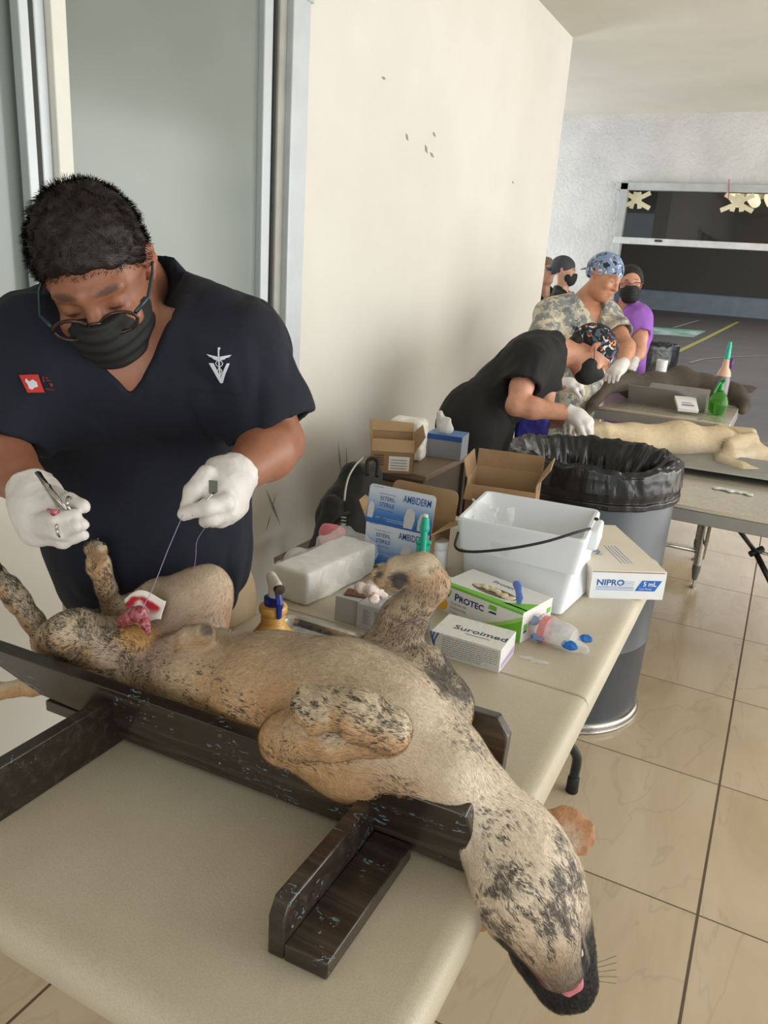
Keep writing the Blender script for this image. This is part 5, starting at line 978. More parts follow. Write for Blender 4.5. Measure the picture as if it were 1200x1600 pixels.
def human_body(J, k=1.0):
    s = Sc(); up = np.array([0, 0, 1.]); fw = J['fwd']
    s.el(J['pelvis'], np.array([.155, .105, .11])*k, frame(np.cross(fw, nrm(J['chest']-J['pelvis'])), nrm(J['chest']-J['pelvis'])), .05)
    s.rc(J['pelvis'], J['chest'], .125*k, .150*k, .06, flat=(fw, .78)); s.rc(J['shL']*.8+J['shR']*.2-up*.03, J['shR']*.8+J['shL']*.2-up*.03, .085*k, .085*k, .06)
    s.rc(J['shL'], J['shR'], .058*k, .058*k, .05); s.rc(J['neck'], J['head'][0]-J['head'][1][:, 2]*.05*k-J['head'][1][:, 1]*.012, .062*k, .056*k, .045)
    head_prims(s, J['head'], J.get('hk', 1.0))
    for a in 'LR':
        if J.get('arm'+a, 1):
            sh, el, wr = J['sh'+a], J['el'+a], J['wr'+a]; s.rc(sh, sh*.4+el*.6, .056*k, .049*k, .035); s.rc(sh*.4+el*.6, el, .049*k, .041*k, .02)
            s.ch([el, el*.7+wr*.3, wr], [.042*k, .046*k, .029*k], .02); s.rc(wr, wr+nrm(wr-el)*.02*k, .026*k, .022*k, .012)
        hp, kn, an = J['hp'+a], J['kn'+a], J['an'+a]; s.rc(hp, kn, .088*k, .056*k, .04); s.ch([kn, kn*.68+an*.32, an], [.054*k, .056*k, .036*k], .02)
        s.rc(an, an+J['fwd']*.12*k-up*.045, .036*k, .028*k, .02)
    return s
def legs(J, hip, stance=.20, kb=.03, k=1.0):
    fw = nrm(J['fwd']*[1, 1, 0]); sd = np.cross(fw, [0, 0, 1.])   # body's right
    for a, sx in (('L', -1), ('R', 1)):
        h = hip+sd*sx*.09*k; J['hp'+a] = h; J['an'+a] = np.array([hip[0], hip[1], 0])+J.get('foot', np.zeros(3))+sd*sx*stance/2+[0, 0, .085]; J['kn'+a] = (h+J['an'+a])/2+fw*kb+[0, 0, .02]
def trousers(J, mat, par, loose=.022, k=1.0, h=.009, cuff=.06, name='trousers', top=None):
    s = Sc(); up = nrm(J['chest']-J['pelvis']); s.el(J['pelvis'], (np.array([.155, .112, .12])*k+loose), frame(np.cross(J['fwd'], up), up), .05); s.rc(J['pelvis'], J['pelvis']+up*.10, .13*k+loose*.6, .125*k+loose*.4, .04, flat=(J['fwd'], .8))
    for a in 'LR':
        s.ch([J['hp'+a], J['kn'+a], J['an'+a]-[0, 0, .02]], [.088*k+loose*1.2, .060*k+loose*1.3, .052*k+loose*1.2], .04)
        s.half(J['an'+a]-[0, 0, .035], (0, 0, 1), J['an'+a]-[.2, .2, .25], J['an'+a]+[.2, .2, 0]); s.rc(J['an'+a]-[0, 0, .06], J['an'+a]+[0, 0, .05], .046, .044, .004, neg=True)
    me = s.mesh(name, h, lambda P: (fbm(P*[1, 1, .35], 13, 3)-.5)*.022); return put(name, me, mat, par)
def shoes(J, mat, par, k=1.0):
    for a in 'LR':
        s = Sc(); an = J['an'+a]; f = nrm(J['fwd']*[1, 1, 0]); b = np.array([an[0], an[1], 0]); s.rc(b+[0, 0, .045]-f*.04, b+f*.06+[0, 0, .042], .043, .046, .02).rc(b+f*.06+[0, 0, .042], b+f*.155+[0, 0, .032], .044, .034, .02, flat=((0, 0, 1), .85)).rc(b+[0, 0, .06]-f*.01, b+[0, 0, .10]-f*.01, .045, .04, .02)
        s.half(b+[0, 0, .002], (0, 0, 1), b-[.3, .3, .3], b+[.3, .3, .02]); s.rc(b+[0, 0, .09]-f*.01, b+[0, 0, .2]-f*.01, .036, .036, .006, neg=True); put('shoe', s.mesh('shoe', .006), mat, par)
def scrub(J, mat, par, k=1.0, loose=.02, sl=.62, hem=None, h=.006, vdepth=.14, vw=.075, wr=.018, name='scrub_top', extra=None, seed=0):
    """a short-sleeved V-neck top: body, hollow sleeves, V cut at the neck"""
    s = Sc(); fw = J['fwd']; up = nrm(J['chest']-J['pelvis']); R = frame(np.cross(fw, up), up); R = np.array([R[:, 1]*0, np.cross(fw, up), up]).T
    for a in 'LR':
        if not J.get('arm'+a, 1): continue
        sh, el = J['sh'+a], J['el'+a]; e = sh+(el-sh)*sl; d = nrm(el-sh); s.rc(sh, e+d*.02, .062*k+loose*.7, .062*k+loose*1.3, .035)
    for a in 'LR':
        if not J.get('arm'+a, 1): continue
        sh, el = J['sh'+a], J['el'+a]; e = sh+(el-sh)*sl; d = nrm(el-sh); s.half(e, -d, e-.13, e+.13+0*d, .004); s.rc(e-d*.06, e+d*.08, .048*k+loose*.8, .054*k+loose*1.25, .004, neg=True)
    lo = J['pelvis']-up*.10 if hem is None else hem; s.rc(lo, J['chest'], .150*k+loose*1.5, .158*k+loose, .06, flat=(fw, .80)); s.rc(J['shL']*.8+J['shR']*.2-up*.03, J['shR']*.8+J['shL']*.2-up*.03, .092*k+loose*.6, .092*k+loose*.6, .06)
    s.rc(J['shL'], J['shR'], .062*k+loose*.5, .062*k+loose*.5, .05); s.rc(J['neck'], J['neck']+(J['shL']+J['shR']-2*J['neck'])*.0-up*.01, .072*k, .07*k, .04)
    if extra: extra(s)
    for a in 'LR':
        if J.get('arm'+a, 1): s.rc(J['neck']+up*.005, J['sh'+a]*.75+J['neck']*.25+up*.005, .050*k+loose*.4, .056*k+loose*.5, .05)
    for a in 'LR':
        if J.get('arm'+a, 1): sh, el = J['sh'+a], J['el'+a]; e = sh+(el-sh)*sl; d = nrm(el-sh); s.rc(e-d*.05, e+d*.05, .050*k+loose*.8, .054*k+loose*1.25, .004, neg=True)
    # neck opening
    nb = J['neck']; hn = J['head'][0]; s.rc(nb+up*.02, nb+up*.16+nrm(hn-nb)*.02, .074*k, .095*k, .004, neg=True)
    def wedge(X, Y, Z):
        X, Y, Z = X-nb[0], Y-nb[1], Z-nb[2]; x = X*R[0, 1]+Y*R[1, 1]+Z*R[2, 1]; z = X*up[0]+Y*up[1]+Z*up[2]; y = X*fw[0]+Y*fw[1]+Z*fw[2]; sl_ = math.atan2(vw, vdepth)
        return np.maximum(np.maximum(np.abs(x)*math.cos(sl_)-(z+vdepth)*math.sin(sl_), .02-y), z-.07)
    s._a(wedge, nb-.26, nb+.26, .003, True)
    me = s.mesh(name, h, lambda P: (1-np.abs(fbm(P*[1, 1, .5]+fbm(P, 5, 2, seed)[:, None]*.12, 8, 3, seed)*2-1)-.95)*wr); return put(name, me, mat, par)
def glove(paths, palm, par, mat, nm='glove', h=.0021, cuff=None):
    s = Sc(); 
    for pts, r, k in palm: s.ch(pts, r, k)
    for pts, r in paths: s.ch(pts, r, .006)
    if cuff is not None: a, b_, r = cuff; d = nrm(b_-a); s.rc(a, b_, r, r*.95, .012); s.half(a, d, a-.09, a+.09, .002); s.rc(a-d*.03, a+d*.012, r*.88, r*.84, .002, neg=True)
    return put(nm, s.mesh(nm, h, lambda P: (fbm(P, 75, 3)-.5)*.0035), mat, par)
m_glove = NT('white_latex'); m_glove.set(Base_Color=m_glove.ramp(m_glove.noise(m_glove.co(), 30, 4), [(.3, srgb(208, 202, 198)), (.7, srgb(222, 218, 214))]), Roughness=.5, Subsurface_Weight=.15, Subsurface_Radius=(.01, .006, .005)); m_glove.bump(m_glove.noise(m_glove.co(), 90, 4, .6, .8), .35, .002); m_glove = m_glove.m
def cloth(name, col, rough=.85, var=.15, vs=5, bs=900, sheen=.0):
    t = NT(name); c = srgb(*col); v = t.co(); t.set(Base_Color=t.ramp(t.noise(v, vs, 4), [(.3, tuple(q*(1-var) for q in c[:3])), (.7, tuple(q*(1+var) for q in c[:3]))]), Roughness=rough, Sheen_Weight=sheen, Sheen_Roughness=.5)
    t.bump(t.math('ADD', t.noise(v, bs, 2), t.math('MULTIPLY', t.noise(v, 22, 5), 2.5)), .25, .003); return t.m
def mask_mesh(hf, par, mat, k=1.0, grow=.010, nm='face_mask', h=.003, folds=True):
    c, R = hf; p = lambda x, y, z: c+R@(np.array([x, y, z])*k); s = Sc()
    s.el(p(0, .040, -.050), np.array([.064, .066, .060])*k+grow*.4, R, .01); s.rc(p(0, .088, -.022), p(0, .078, -.075), .020*k+grow, .022*k+grow, .03); s.rc(p(-.02, .06, -.086), p(.02, .06, -.086), .030*k, .030*k, .02)
    s.half(p(0, .052, -.012), R@np.array([0, .10, -1.]), c-.25, c+.25, .004); s.half(p(0, .018, -.05), R@np.array([0, 1., .1]), c-.25, c+.25, .004); s.el(p(0, .02, -.03), np.array([.058, .058, .075])*k, R, .004, neg=True)
    def wp(P): z = (P-c)@R[:, 2]/k; return (np.sin(z*330)*.0018 if folds else 0)+(fbm(P, 30, 2)-.5)*.003
    return put(nm, s.mesh(nm, h, wp), mat, par)
def hairpaint(me, cols): pass
def person(name, J, skin, tone, label_, k=1.0, h=.006, paint=None):
    r = empty('person', (J['pelvis'][0], J['pelvis'][1], 0), label_, 'person'); me = human_body(J, k).mesh('body', h); P = verts(me); c, R = J['head']; hk = J.get('hk', 1.0)
    col = np.tile(lin(*tone), (len(P), 1)); L = ((P-c)@R)/hk
    def hb(x, y, z, r_, amt, cc):
        nonlocal col; col = mixc(col, (1-ss(.6, 1.3, np.linalg.norm((L-[x, y, z])/r_, axis=1)))*amt, cc)
    dk = lin(*tone)*.55
    for sx in (-1, 1):
        hb(sx*.030, .082, .030, np.array([.022, .02, .0055]), .8, lin(34, 26, 22)); hb(sx*.031, .085, .000, np.array([.018, .01, .010]), .35, dk); hb(sx*.031, .084, -.001, np.array([.013, .01, .0028]), .9, lin(30, 22, 20)); hb(sx*.076, -.008, .006, np.array([.02, .02, .03]), .3, lin(176, 92, 76))
    hb(0, .09, -.061, np.array([.026, .02, .010]), .6, lin(168, 92, 84)); hb(0, .1, -.025, np.array([.02, .02, .02]), .2, lin(190, 110, 90))
    setcol(me, np.clip(col, 0, 1)); put('body', me, skin, r); return r
# ---------------------------------------------------------------- the vet in navy scrubs
J = {}; D1 = 1.30
J['shL'], J['shR'] = AD(372, 548, 1.34), AD(34, 556, 1.27)
J['chest'] = AD(210, 640, 1.46); J['pelvis'] = AD(252, 900, 1.70); J['neck'] = AD(205, 446, 1.38)
fw = np.cross(nrm(J['shL']-J['shR']), nrm(J['chest']-J['pelvis'])); J['fwd'] = nrm(fw if fw@(-FW) > 0 else -fw)
J['head'] = headframe(AD(153, 432, 1.215), RT*.16-UP*.78-FW*.60, UP*.66-FW*.74-RT*.10); J['hk'] = 1.04
J['elL'], J['elR'] = AD(434, 690, 1.36), AD(-18, 706, 1.24)
J['wrL'], J['wrR'] = AD(370, 744, 1.215), AD(50, 764, 1.15)
legs(J, J['pelvis']-[0, 0, .06], .26)
m_skin = skinmat('tanned_skin', (150, 96, 70), (112, 62, 46))
vet = person('person', J, m_skin, (154, 103, 78), 'person in navy V-neck scrubs, glasses and black mask suturing the tan dog', 1.04, .0048)
navy = cloth('navy_scrub_cloth', (9, 15, 32)); m_khaki = cloth('khaki_cloth', (176, 156, 124)); m_shoe = M_('black_shoe', (24, 24, 26), .5)
trousers(J, m_khaki, vet, .02); shoes(J, m_shoe, vet)
def ex(s):
    s.rc(AD(236, 880, 1.60), AD(225, 740, 1.53), .178, .178, .05, flat=(J['fwd'], .70)); s.rc(AD(300, 850, 1.60), AD(315, 700, 1.52), .092, .096, .05); s.rc(AD(150, 840, 1.56), AD(140, 700, 1.47), .082, .086, .05)
    s.rc(AD(110, 560, 1.34), AD(300, 560, 1.38), .10, .10, .05)
scrub_o = scrub(J, navy, vet, 1.02, .015, .84, hem=AD(240, 875, 1.62), h=.0052, vdepth=.088, vw=.072, extra=ex, wr=.020)
bv = BVHTree.FromObject(scrub_o, bpy.context.evaluated_depsgraph_get()) if False else BVHTree.FromPolygons([Vector(v.co)+vet.location for v in scrub_o.data.vertices], [tuple(p.vertices) for p in scrub_o.data.polygons])
# belt
# chest pocket seams, caduceus with V, red patch
def px2(org, pts):  # photo-pixel outline to local metres on a plane facing the viewer
    d = (np.asarray(org)-CAM)@FW; c0 = project(org); return [((u-c0[0])/FPX*d, -(v_-c0[1])/FPX*d) for u, v_ in pts]
def project(P): d = np.asarray(P)-CAM; z = d@FW; return (600+FPX*(d@RT)/z, 800-FPX*(d@UP)/z)
thread = pm('pale_embroidery', (198, 202, 212), .7); org = AD(339, 568, 1.22); k_ = 500/1194.
E_ = lambda pts: px2(org, [(a*k_, 230+b_*k_) for a, b_ in pts])
Vm = [[(772, 798), (790, 798), (812, 848), (836, 798), (846, 798), (818, 866), (808, 866)]]
rod = [[(806, 745), (812, 745), (813, 842), (808, 842)]]; ball = [[(810+5*math.cos(a), 747+5*math.sin(a)) for a in np.linspace(0, 6.28, 9)[:-1]]]
wing = [[(765, 766), (806, 776), (806, 784), (790, 780), (776, 776)], [(776, 770), (806, 783), (805, 790), (790, 784)], [(853, 766), (813, 776), (813, 784), (830, 780), (844, 776)], [(842, 770), (813, 783), (814, 790), (830, 784)]]
def snake(ph):
    c = [(810+14*math.sin(t*2.1*math.pi+ph)*(1-.6*t), 786+58*t) for t in np.linspace(0, 1, 26)]; return [[(a[0]-1.7, a[1]), (a[0]+1.7, a[1]), (b_[0]+1.7, b_[1]), (b_[0]-1.7, b_[1])] for a, b_ in zip(c[:-1], c[1:])]
em_ = drape('embroidered_emblem', [E_(p) for p in Vm+rod+ball+wing+snake(0)+snake(math.pi)], org, RT, UP, bv, thread, vet, .0028)
redm = pm('red_patch', (186, 42, 34), .7); org2 = AD(59, 600, 1.2); F_ = lambda pts: px2(org2, [(a*k_, 230+b_*k_) for a, b_ in pts])
rp = drape('red_patch', [F_([(94, 858), (160, 854), (170, 914), (118, 920)])], org2, RT, UP, bv, redm, vet, .0028)
drape('animal_motif', [F_([(118, 868), (128, 880), (140, 872), (152, 880), (154, 896), (142, 900), (134, 908), (124, 904), (122, 890), (114, 880)])], org2, RT, UP, bv, thread, vet, .0036)
drape('red_lettering', [F_(p) for p in ([(172, 860), (176, 860), (176, 880), (172, 880)], [(180, 862), (190, 862), (190, 865), (180, 865)], [(182, 870), (196, 872), (196, 875), (182, 873)], [(190, 880), (200, 882), (198, 893), (190, 890)], [(176, 900), (200, 902), (200, 904), (176, 903)])], org2, RT, UP, bv, pm('dull_red', (120, 36, 34), .8), vet, .0028)
seam = cloth('navy_seam', (9, 14, 28)); org3 = AD(330, 650, 1.22); G_ = lambda pts: px2(org3, [(a*k_, 230+b_*k_) for a, b_ in pts])
drape('pocket_seam', [G_([(a[0], a[1]-2), (b_[0], b_[1]-2), (b_[0], b_[1]+2), (a[0], a[1]+2)]) for a, b_ in zip([(684, 890), (740, 896), (800, 902)], [(740, 896), (800, 902), (894, 906)])]+[G_([(684, 890), (688, 890), (692, 1000), (688, 1000)]), G_([(688, 1000), (692, 1000), (710, 1092), (706, 1092)])], org3, RT, UP, bv, seam, vet, .0022)
# hair: tufted cap of short strands over the skull
def hair_cap(hf, par, k=1.0, col=(38, 28, 25), h=.004, front=.052, side=.0, back=-.06, n=16000, L=.013, nm='hair', grow=1.0):
    c, R = hf; p = lambda x, y, z: c+R@(np.array([x, y, z])*k); s = Sc(); s.el(p(0, -.020, .036), np.array([.082, .101, .092])*k*grow, R, .01); s.rc(p(0, -.06, .0), p(0, -.062, -.05), .058*k, .045*k, .02)
    s.half(p(0, .062, front), R@np.array([0, -.62, 1.]), c-.3, c+.3, .012)
    s.half(p(0, .020, side), R@np.array([0, -1, .9]), c-.3, c+.3, .012)
    me = s.mesh(nm, h, lambda P: (fbm(P, 70, 3)-.5)*.012); mt = M_('dark_hair', col, .5, var=.4, vs=90, bump=.6, bs=400, bd=.002); o = put(nm, me, mt, par)
    if n:
        V0 = verts(me)+np.array(par.location); Nn = normals(me); rs = np.random.RandomState(5); i = rs.randint(0, len(V0), n); r0, n0 = V0[i], Nn[i]
        loc = (r0-c)@R/k; D = np.stack([.5*(loc[:, 0]*8), np.full(n, .9), .25+loc[:, 2]*2], 1)@R.T+(np.stack([fbm(r0, 50, 2, q+2) for q in range(3)], 1)-.5)*3.0; D -= (D*n0).sum(1)[:, None]*n0*.8; D = D/np.linalg.norm(D, axis=1)[:, None]; ln = L*(.5+rs.rand(n, 1)); sd = np.cross(D, n0)*.0004
        t = r0+D*ln*.9+n0*ln*.45; m = r0+D*ln*.45+n0*ln*.35; V = np.stack([r0-sd, r0+sd, m+sd*.8, m-sd*.8, t], 1).reshape(-1, 3); b = np.arange(n)*5
        F = [(a, a+1, a+2, a+3) for a in b]+[(a+3, a+2, a+4) for a in b]; m2 = bpy.data.meshes.new('strands'); m2.from_pydata(V.tolist(), [], [tuple(int(x) for x in q) for q in F]); q = put('hair_strands', m2, mt, par, smooth=True); q['kind'] = 'stuff'; m2.normals_split_custom_set_from_vertices(np.repeat(n0, 5, 0).tolist())
    return o
hair_cap(J['head'], vet, 1.04, h=.0036, front=.048, side=-.030)
m_bmask = M_('black_mask_fabric', (22, 24, 26), .75, var=.15, vs=30, bump=.2, bs=300, bd=.001)
mask_mesh(J['head'], vet, m_bmask, 1.04)
# glasses
def glasses(hf, par, k, rim, arm, lens, rx=.025, rz=.018, slide=0, full=True):
    c, R = hf; p = lambda x, y, z: c+R@(np.array([x, y, z])*k); gl = MB(); y0 = .100+slide; z0 = -.002-slide*.6
    g_ = MB()
    for sx in (-1, 1):
        o = [p(sx*.034+rx*math.cos(a)*(1.05 if math.sin(a) > 0 else 1), y0-abs(sx*.034+rx*math.cos(a))*.10, z0+rz*math.sin(a)*(1 if math.sin(a) < 0 else .9)) for a in np.linspace(0, 2*math.pi, 31)]
        g_.tube(o, [.0018 if not full and math.sin(a) < -.1 else .0028 for a in np.linspace(0, 2*math.pi, 31)], 6)
        gl.add(o[:-1], [tuple(range(30))])
    g_.tube([p(-.010, y0, z0+.006), p(0, y0+.003, z0+.009), p(.010, y0, z0+.006)], .0024, 6)
    fr_ = g_.build('glasses', rim, par, smooth=True); gm = NT('lens_glass'); gm.set(Base_Color=(.95, .96, .95, 1), Roughness=.03, Transmission_Weight=1, IOR=1.02); gl.build('lens', gm.m, fr_)
    for sx in (-1, 1): MB().tube([p(sx*.060, y0-.008, z0+.008), p(sx*.078, y0-.035, z0+.010), p(sx*.084, .02, z0+.012), p(sx*.083, -.012, z0+.010), p(sx*.080, -.028, -.012)], [.0032, .003, .0026, .0024, .002], 6).build('temple_arm', arm, fr_, smooth=True)
    return fr_
glasses(J['head'], vet, 1.04, M_('tortoise_frame', (46, 28, 20), .25, var=.6, vs=120), M_('teal_temple', (22, 52, 56), .25), None, slide=.010)
MB().tube([J['head'][0]+J['head'][1]@np.array([.07, .03, -.03])*1.06, J['head'][0]+J['head'][1]@np.array([.082, -.005, -.012])*1.06, J['head'][0]+J['head'][1]@np.array([.080, -.02, .012])*1.06], .0013, 6).build('mask_loop', m_bmask, vet)
# gloved hands
H = lambda u, v_, d: AD(u, v_, d)
hR = glove([([H(88, 775, 1.105), H(108, 784, 1.085), H(131, 791, 1.075)], [.013, .0115, .0095]),
            ([H(62, 812, 1.095), H(88, 812, 1.06), H(116, 806, 1.06)], [.0125, .0115, .0095]),
            ([H(60, 824, 1.10), H(92, 830, 1.065), H(118, 822, 1.055), H(120, 814, 1.06)][:3], [.012, .011, .009]),
            ([H(66, 832, 1.105), H(100, 832, 1.075), H(129, 820, 1.07)], [.0115, .0105, .0088]),
            ([H(66, 840, 1.115), H(98, 845, 1.09), H(129, 836, 1.085)], [.011, .010, .0082])],
           [([H(50, 768, 1.135), H(58, 796, 1.12), H(62, 824, 1.115)], [.029, .031, .025], .02), ([H(44, 790, 1.125), H(54, 832, 1.12)], [.020, .016], .02), ([H(72, 768, 1.13), H(88, 780, 1.11)], [.020, .015], .02), ([H(72, 790, 1.12), H(84, 806, 1.10)], [.016, .014], .015)], vet, m_glove, cuff=(H(46, 756, 1.145), H(54, 782, 1.13), .033))
hL = glove([([H(322, 742, 1.165), H(302, 768, 1.155), H(292, 790, 1.15)], [.015, .0135, .0095]),
            ([H(352, 786, 1.15), H(325, 793, 1.135), H(288, 803, 1.14)], [.015, .0125, .010]),
            ([H(358, 800, 1.165), H(332, 808, 1.15), H(322, 814, 1.16)], [.015, .013, .011]),
            ([H(366, 800, 1.18), H(345, 812, 1.17), H(332, 814, 1.18)], [.014, .012, .010]),
            ([H(374, 792, 1.19), H(358, 808, 1.185), H(346, 812, 1.19)], [.013, .011, .009])],
           [([H(360, 748, 1.21), H(352, 768, 1.185), H(350, 790, 1.17)], [.031, .030, .022], .02), ([H(368, 762, 1.205), H(368, 786, 1.19)], [.020, .017], .02), ([H(340, 738, 1.2), H(324, 750, 1.18)], [.023, .017], .02), ([H(340, 765, 1.18), H(338, 785, 1.165)], [.018, .015], .015)], vet, m_glove, cuff=(H(375, 737, 1.225), H(358, 752, 1.20), .034))
chrome = M_('polished_instrument_steel', (190, 188, 184), .18, metal=1, var=.04)
MB().tube([H(93, 819, 1.055), H(93.5, 824, 1.05), H(95, 830, 1.052), H(96, 834, 1.06)], .0016, 6).build('ring', chrome, vet, smooth=True) if False else None
nh = empty('needle_holder', H(85, 770, 1.08), 'steel needle holder held in the gloved hand on the left', 'needle holder')
def loop(c, r, ax, n=18): R = frame(np.cross(ax, UP), ax); return [c+R@np.array([r*math.cos(a), r*math.sin(a), 0]) for a in np.linspace(0, 2*math.pi, n)]
b1 = MB().tube([H(58, 738, 1.075), H(84, 772, 1.06), H(104, 796, 1.055)], [.0042, .0040, .0022], 8, flat=.6); b1.tube(loop(H(111, 789, 1.065), .0115, nrm(RT+.3*UP)), .0018, 8); b1.build('handle', chrome, nh, smooth=True)
b1 = MB().tube([H(60, 739, 1.083), H(80, 772, 1.068), H(96, 800, 1.058), H(95, 812, 1.055)], [.0042, .0038, .0024, .002], 8, flat=.6); b1.tube(loop(H(94, 826, 1.060), .0115, nrm(RT+.1*UP)), .0018, 8); b1.build('handle', chrome, nh, smooth=True)
MB().lathe([(.0042, -.003), (.0042, .003)], H(74, 760, 1.066), 14, frame(RT, -FW)).build('pivot_screw', chrome, nh, smooth=40)
s_ = Sc(); s_.ch([H(76, 797, 1.055), H(84, 801, 1.045), H(92, 799, 1.05)], [.003, .004, .002], .003); put('blood_smear', s_.mesh('b', .0012), red, vet)
fc = empty('tissue_forceps', H(333, 765, 1.14), 'flat steel forceps pinched in the gloved hand on the right', 'forceps')
MB().add([H(326, 750, 1.135), H(340, 751, 1.125), H(340, 769, 1.118), H(333, 773, 1.118), H(326, 770, 1.128), H(326, 750, 1.139), H(340, 751, 1.129), H(340, 769, 1.122), H(333, 773, 1.122), H(326, 770, 1.132)], [(0, 4, 3, 2, 1), (5, 6, 7, 8, 9)]+[(i, (i+1) % 5, (i+1) % 5+5, i+5) for i in range(5)]).build('grip', chrome, fc)
MB().tube([H(332, 771, 1.122), H(318, 790, 1.135), H(300, 806, 1.13)], [.003, .0022, .0012], 6, flat=.6).build('jaw', chrome, fc, smooth=True)
th = empty('suture_thread', H(286, 805, 1.13), 'thin violet suture thread running from the glove down to the dog', 'thread'); tm = M_('pale_violet_thread', (150, 140, 176), .4)
MB().tube([H(286, 804, 1.13), H(262, 860, 1.15), H(238, 922, 1.17), H(222, 952, 1.16)], .0006, 5).build('strand', tm, th); MB().tube(catmull([H(322, 822, 1.15), H(308, 845, 1.17), H(306, 870, 1.18), H(303, 892, 1.2)], 5), .0004, 5).build('strand', tm, th)
# ================================================================ FAR TABLES, DOGS AND PEOPLE
m_st2 = NT('brushed_steel_warm'); v = m_st2.co(scale=(.06, 1, 1)); m_st2.set(Base_Color=srgb(206, 198, 182), Metallic=.6, Roughness=m_st2.ramp(m_st2.noise(v, 40, 4), [(.3, (.22,)*3), (.7, (.4,)*3)])); m_st2 = m_st2.m
m_apron = M_('dull_aluminium', (150, 150, 146), .5, metal=.5, var=.06)
def steel_table(lab, x0, x1, y0, y1, z, legs_, rail=True, ap=.05, grp=None):
    r = empty('steel_table', ((x0+x1)/2, (y0+y1)/2, 0), lab, 'table'); MB().box(((x0+x1)/2, (y0+y1)/2, z-.008), (x1-x0, y1-y0, .016)).build('tabletop', m_st2, r, bevel=.004)
    b = MB(); t = .012
    b.box(((x0+x1)/2, y0+t/2, z-.016-ap/2), (x1-x0, t, ap)); b.box(((x0+x1)/2, y1-t/2, z-.016-ap/2), (x1-x0, t, ap)); b.box((x0+t/2, (y0+y1)/2, z-.016-ap/2), (t, y1-y0-2*t, ap)); b.box((x1-t/2, (y0+y1)/2, z-.016-ap/2), (t, y1-y0-2*t, ap)); b.build('apron', m_apron, r, bevel=.003)
    for x, y in legs_:
        l = MB().lathe([(.019, .10), (.019, z-.02)], (x, y, 0), 18).build('leg', m_steel, r, smooth=50); MB().lathe([(.012, .045), (.021, .10), (.0205, .125)], (x, y, 0), 16).build('bullet_foot', M_('grey_foot_plastic', (92, 92, 90), .5), l, smooth=50); MB().lathe([(.016, 0), (.016, .008), (.005, .010), (.005, .05)], (x, y, 0), 12).build('levelling_screw', m_steel, l, smooth=50)
    if rail:
        (xa, ya), (xb, yb) = legs_[0], legs_[1]; MB().tube([(xa, ya, .20), (xb, yb, .20)], .011, 10).build('rail', m_steel, r, smooth=True)
    return r
ta = steel_table('steel work table carrying the pale dog behind the grey drum', -.93, .95, 2.98, 4.22, .72, [(-.203, 4.10), (-.85, 4.10), (.85, 4.10), (.85, 3.1)], ap=.048)
b = MB(); b.tube([AD(1112, 812, 3.6), AZ(1098, 872, .10)], .010, 8); b.build('diagonal_brace', m_steel, ta, smooth=True)
b = MB(); p0, p1, p2 = AZ(1150, 822, .66), AD(1180, 862, 2.95), AD(1212, 925, 2.9); b.tube([p0, p1], .013, 8, flat=.6); b.build('folding_leg', M_('black_steel_tube', (22, 22, 22), .4), ta, smooth=True); MB().tube([p1, p2], .011, 8).build('folding_leg', M_('black_steel_tube_2', (22, 22, 22), .4), ta, smooth=True)
MB().tube([p1-RT*.02-UP*.01, p1+RT*.03+UP*.012], .012, 8).build('bracket', m_rub, ta, smooth=True); MB().tube([p1+RT*.01, AD(1215, 870, 2.95)], .006, 8).build('brace_rod', m_steel, ta, smooth=True)
tb = steel_table('steel table carrying the dark dog, farthest table from the viewer', -.945, -.200, 4.49, 5.20, .80, [(-.245, 4.55), (-.245, 5.14), (-.90, 4.55), (-.90, 5.14)], rail=False, ap=.055)
MB().box((-.57, 4.85, .22), (.66, .60, .015)).build('lower_shelf', m_st2, tb, bevel=.003)
# steel V troughs
def vtrough(lab, c, L, ang, w_=.17, up_=.11, nm='steel_trough', gap=.10):
    r = empty(nm, c, lab, 'trough'); x = np.array([math.cos(ang), math.sin(ang), 0]); y = np.array([-x[1], x[0], 0]); z = np.array([0, 0, 1.]); c = np.asarray(c, float)
    for s in (-1, 1):
        a, b_ = c+y*s*gap*.25+z*.004, c+y*s*gap+z*up_; n = nrm(np.cross(x, b_-a))*.0015
        MB().hexa([a-x*L/2-n, a+x*L/2-n, a+x*L/2+n, a-x*L/2+n, b_-x*L/2-n, b_+x*L/2-n, b_+x*L/2+n, b_-x*L/2+n]).build('side_sheet', m_apron, r)
    MB().box(c+z*.003, (L, gap*.5, .004), np.array([x, y, z]).T).build('base_sheet', m_apron, r)
    return r
vtrough('low steel trough with folded rim under the pale dog', (-.15, 3.70, .72), 1.15, .06, gap=.20, up_=.030)
vtrough('upright sided steel trough cradling the dark dog', (-.575, 4.83, .80), .43, .0, gap=.115, up_=.115)
m_fur2 = furmat('pale_dog_coat', streak=.6); m_fur3 = furmat('dark_dog_coat', streak=.8)
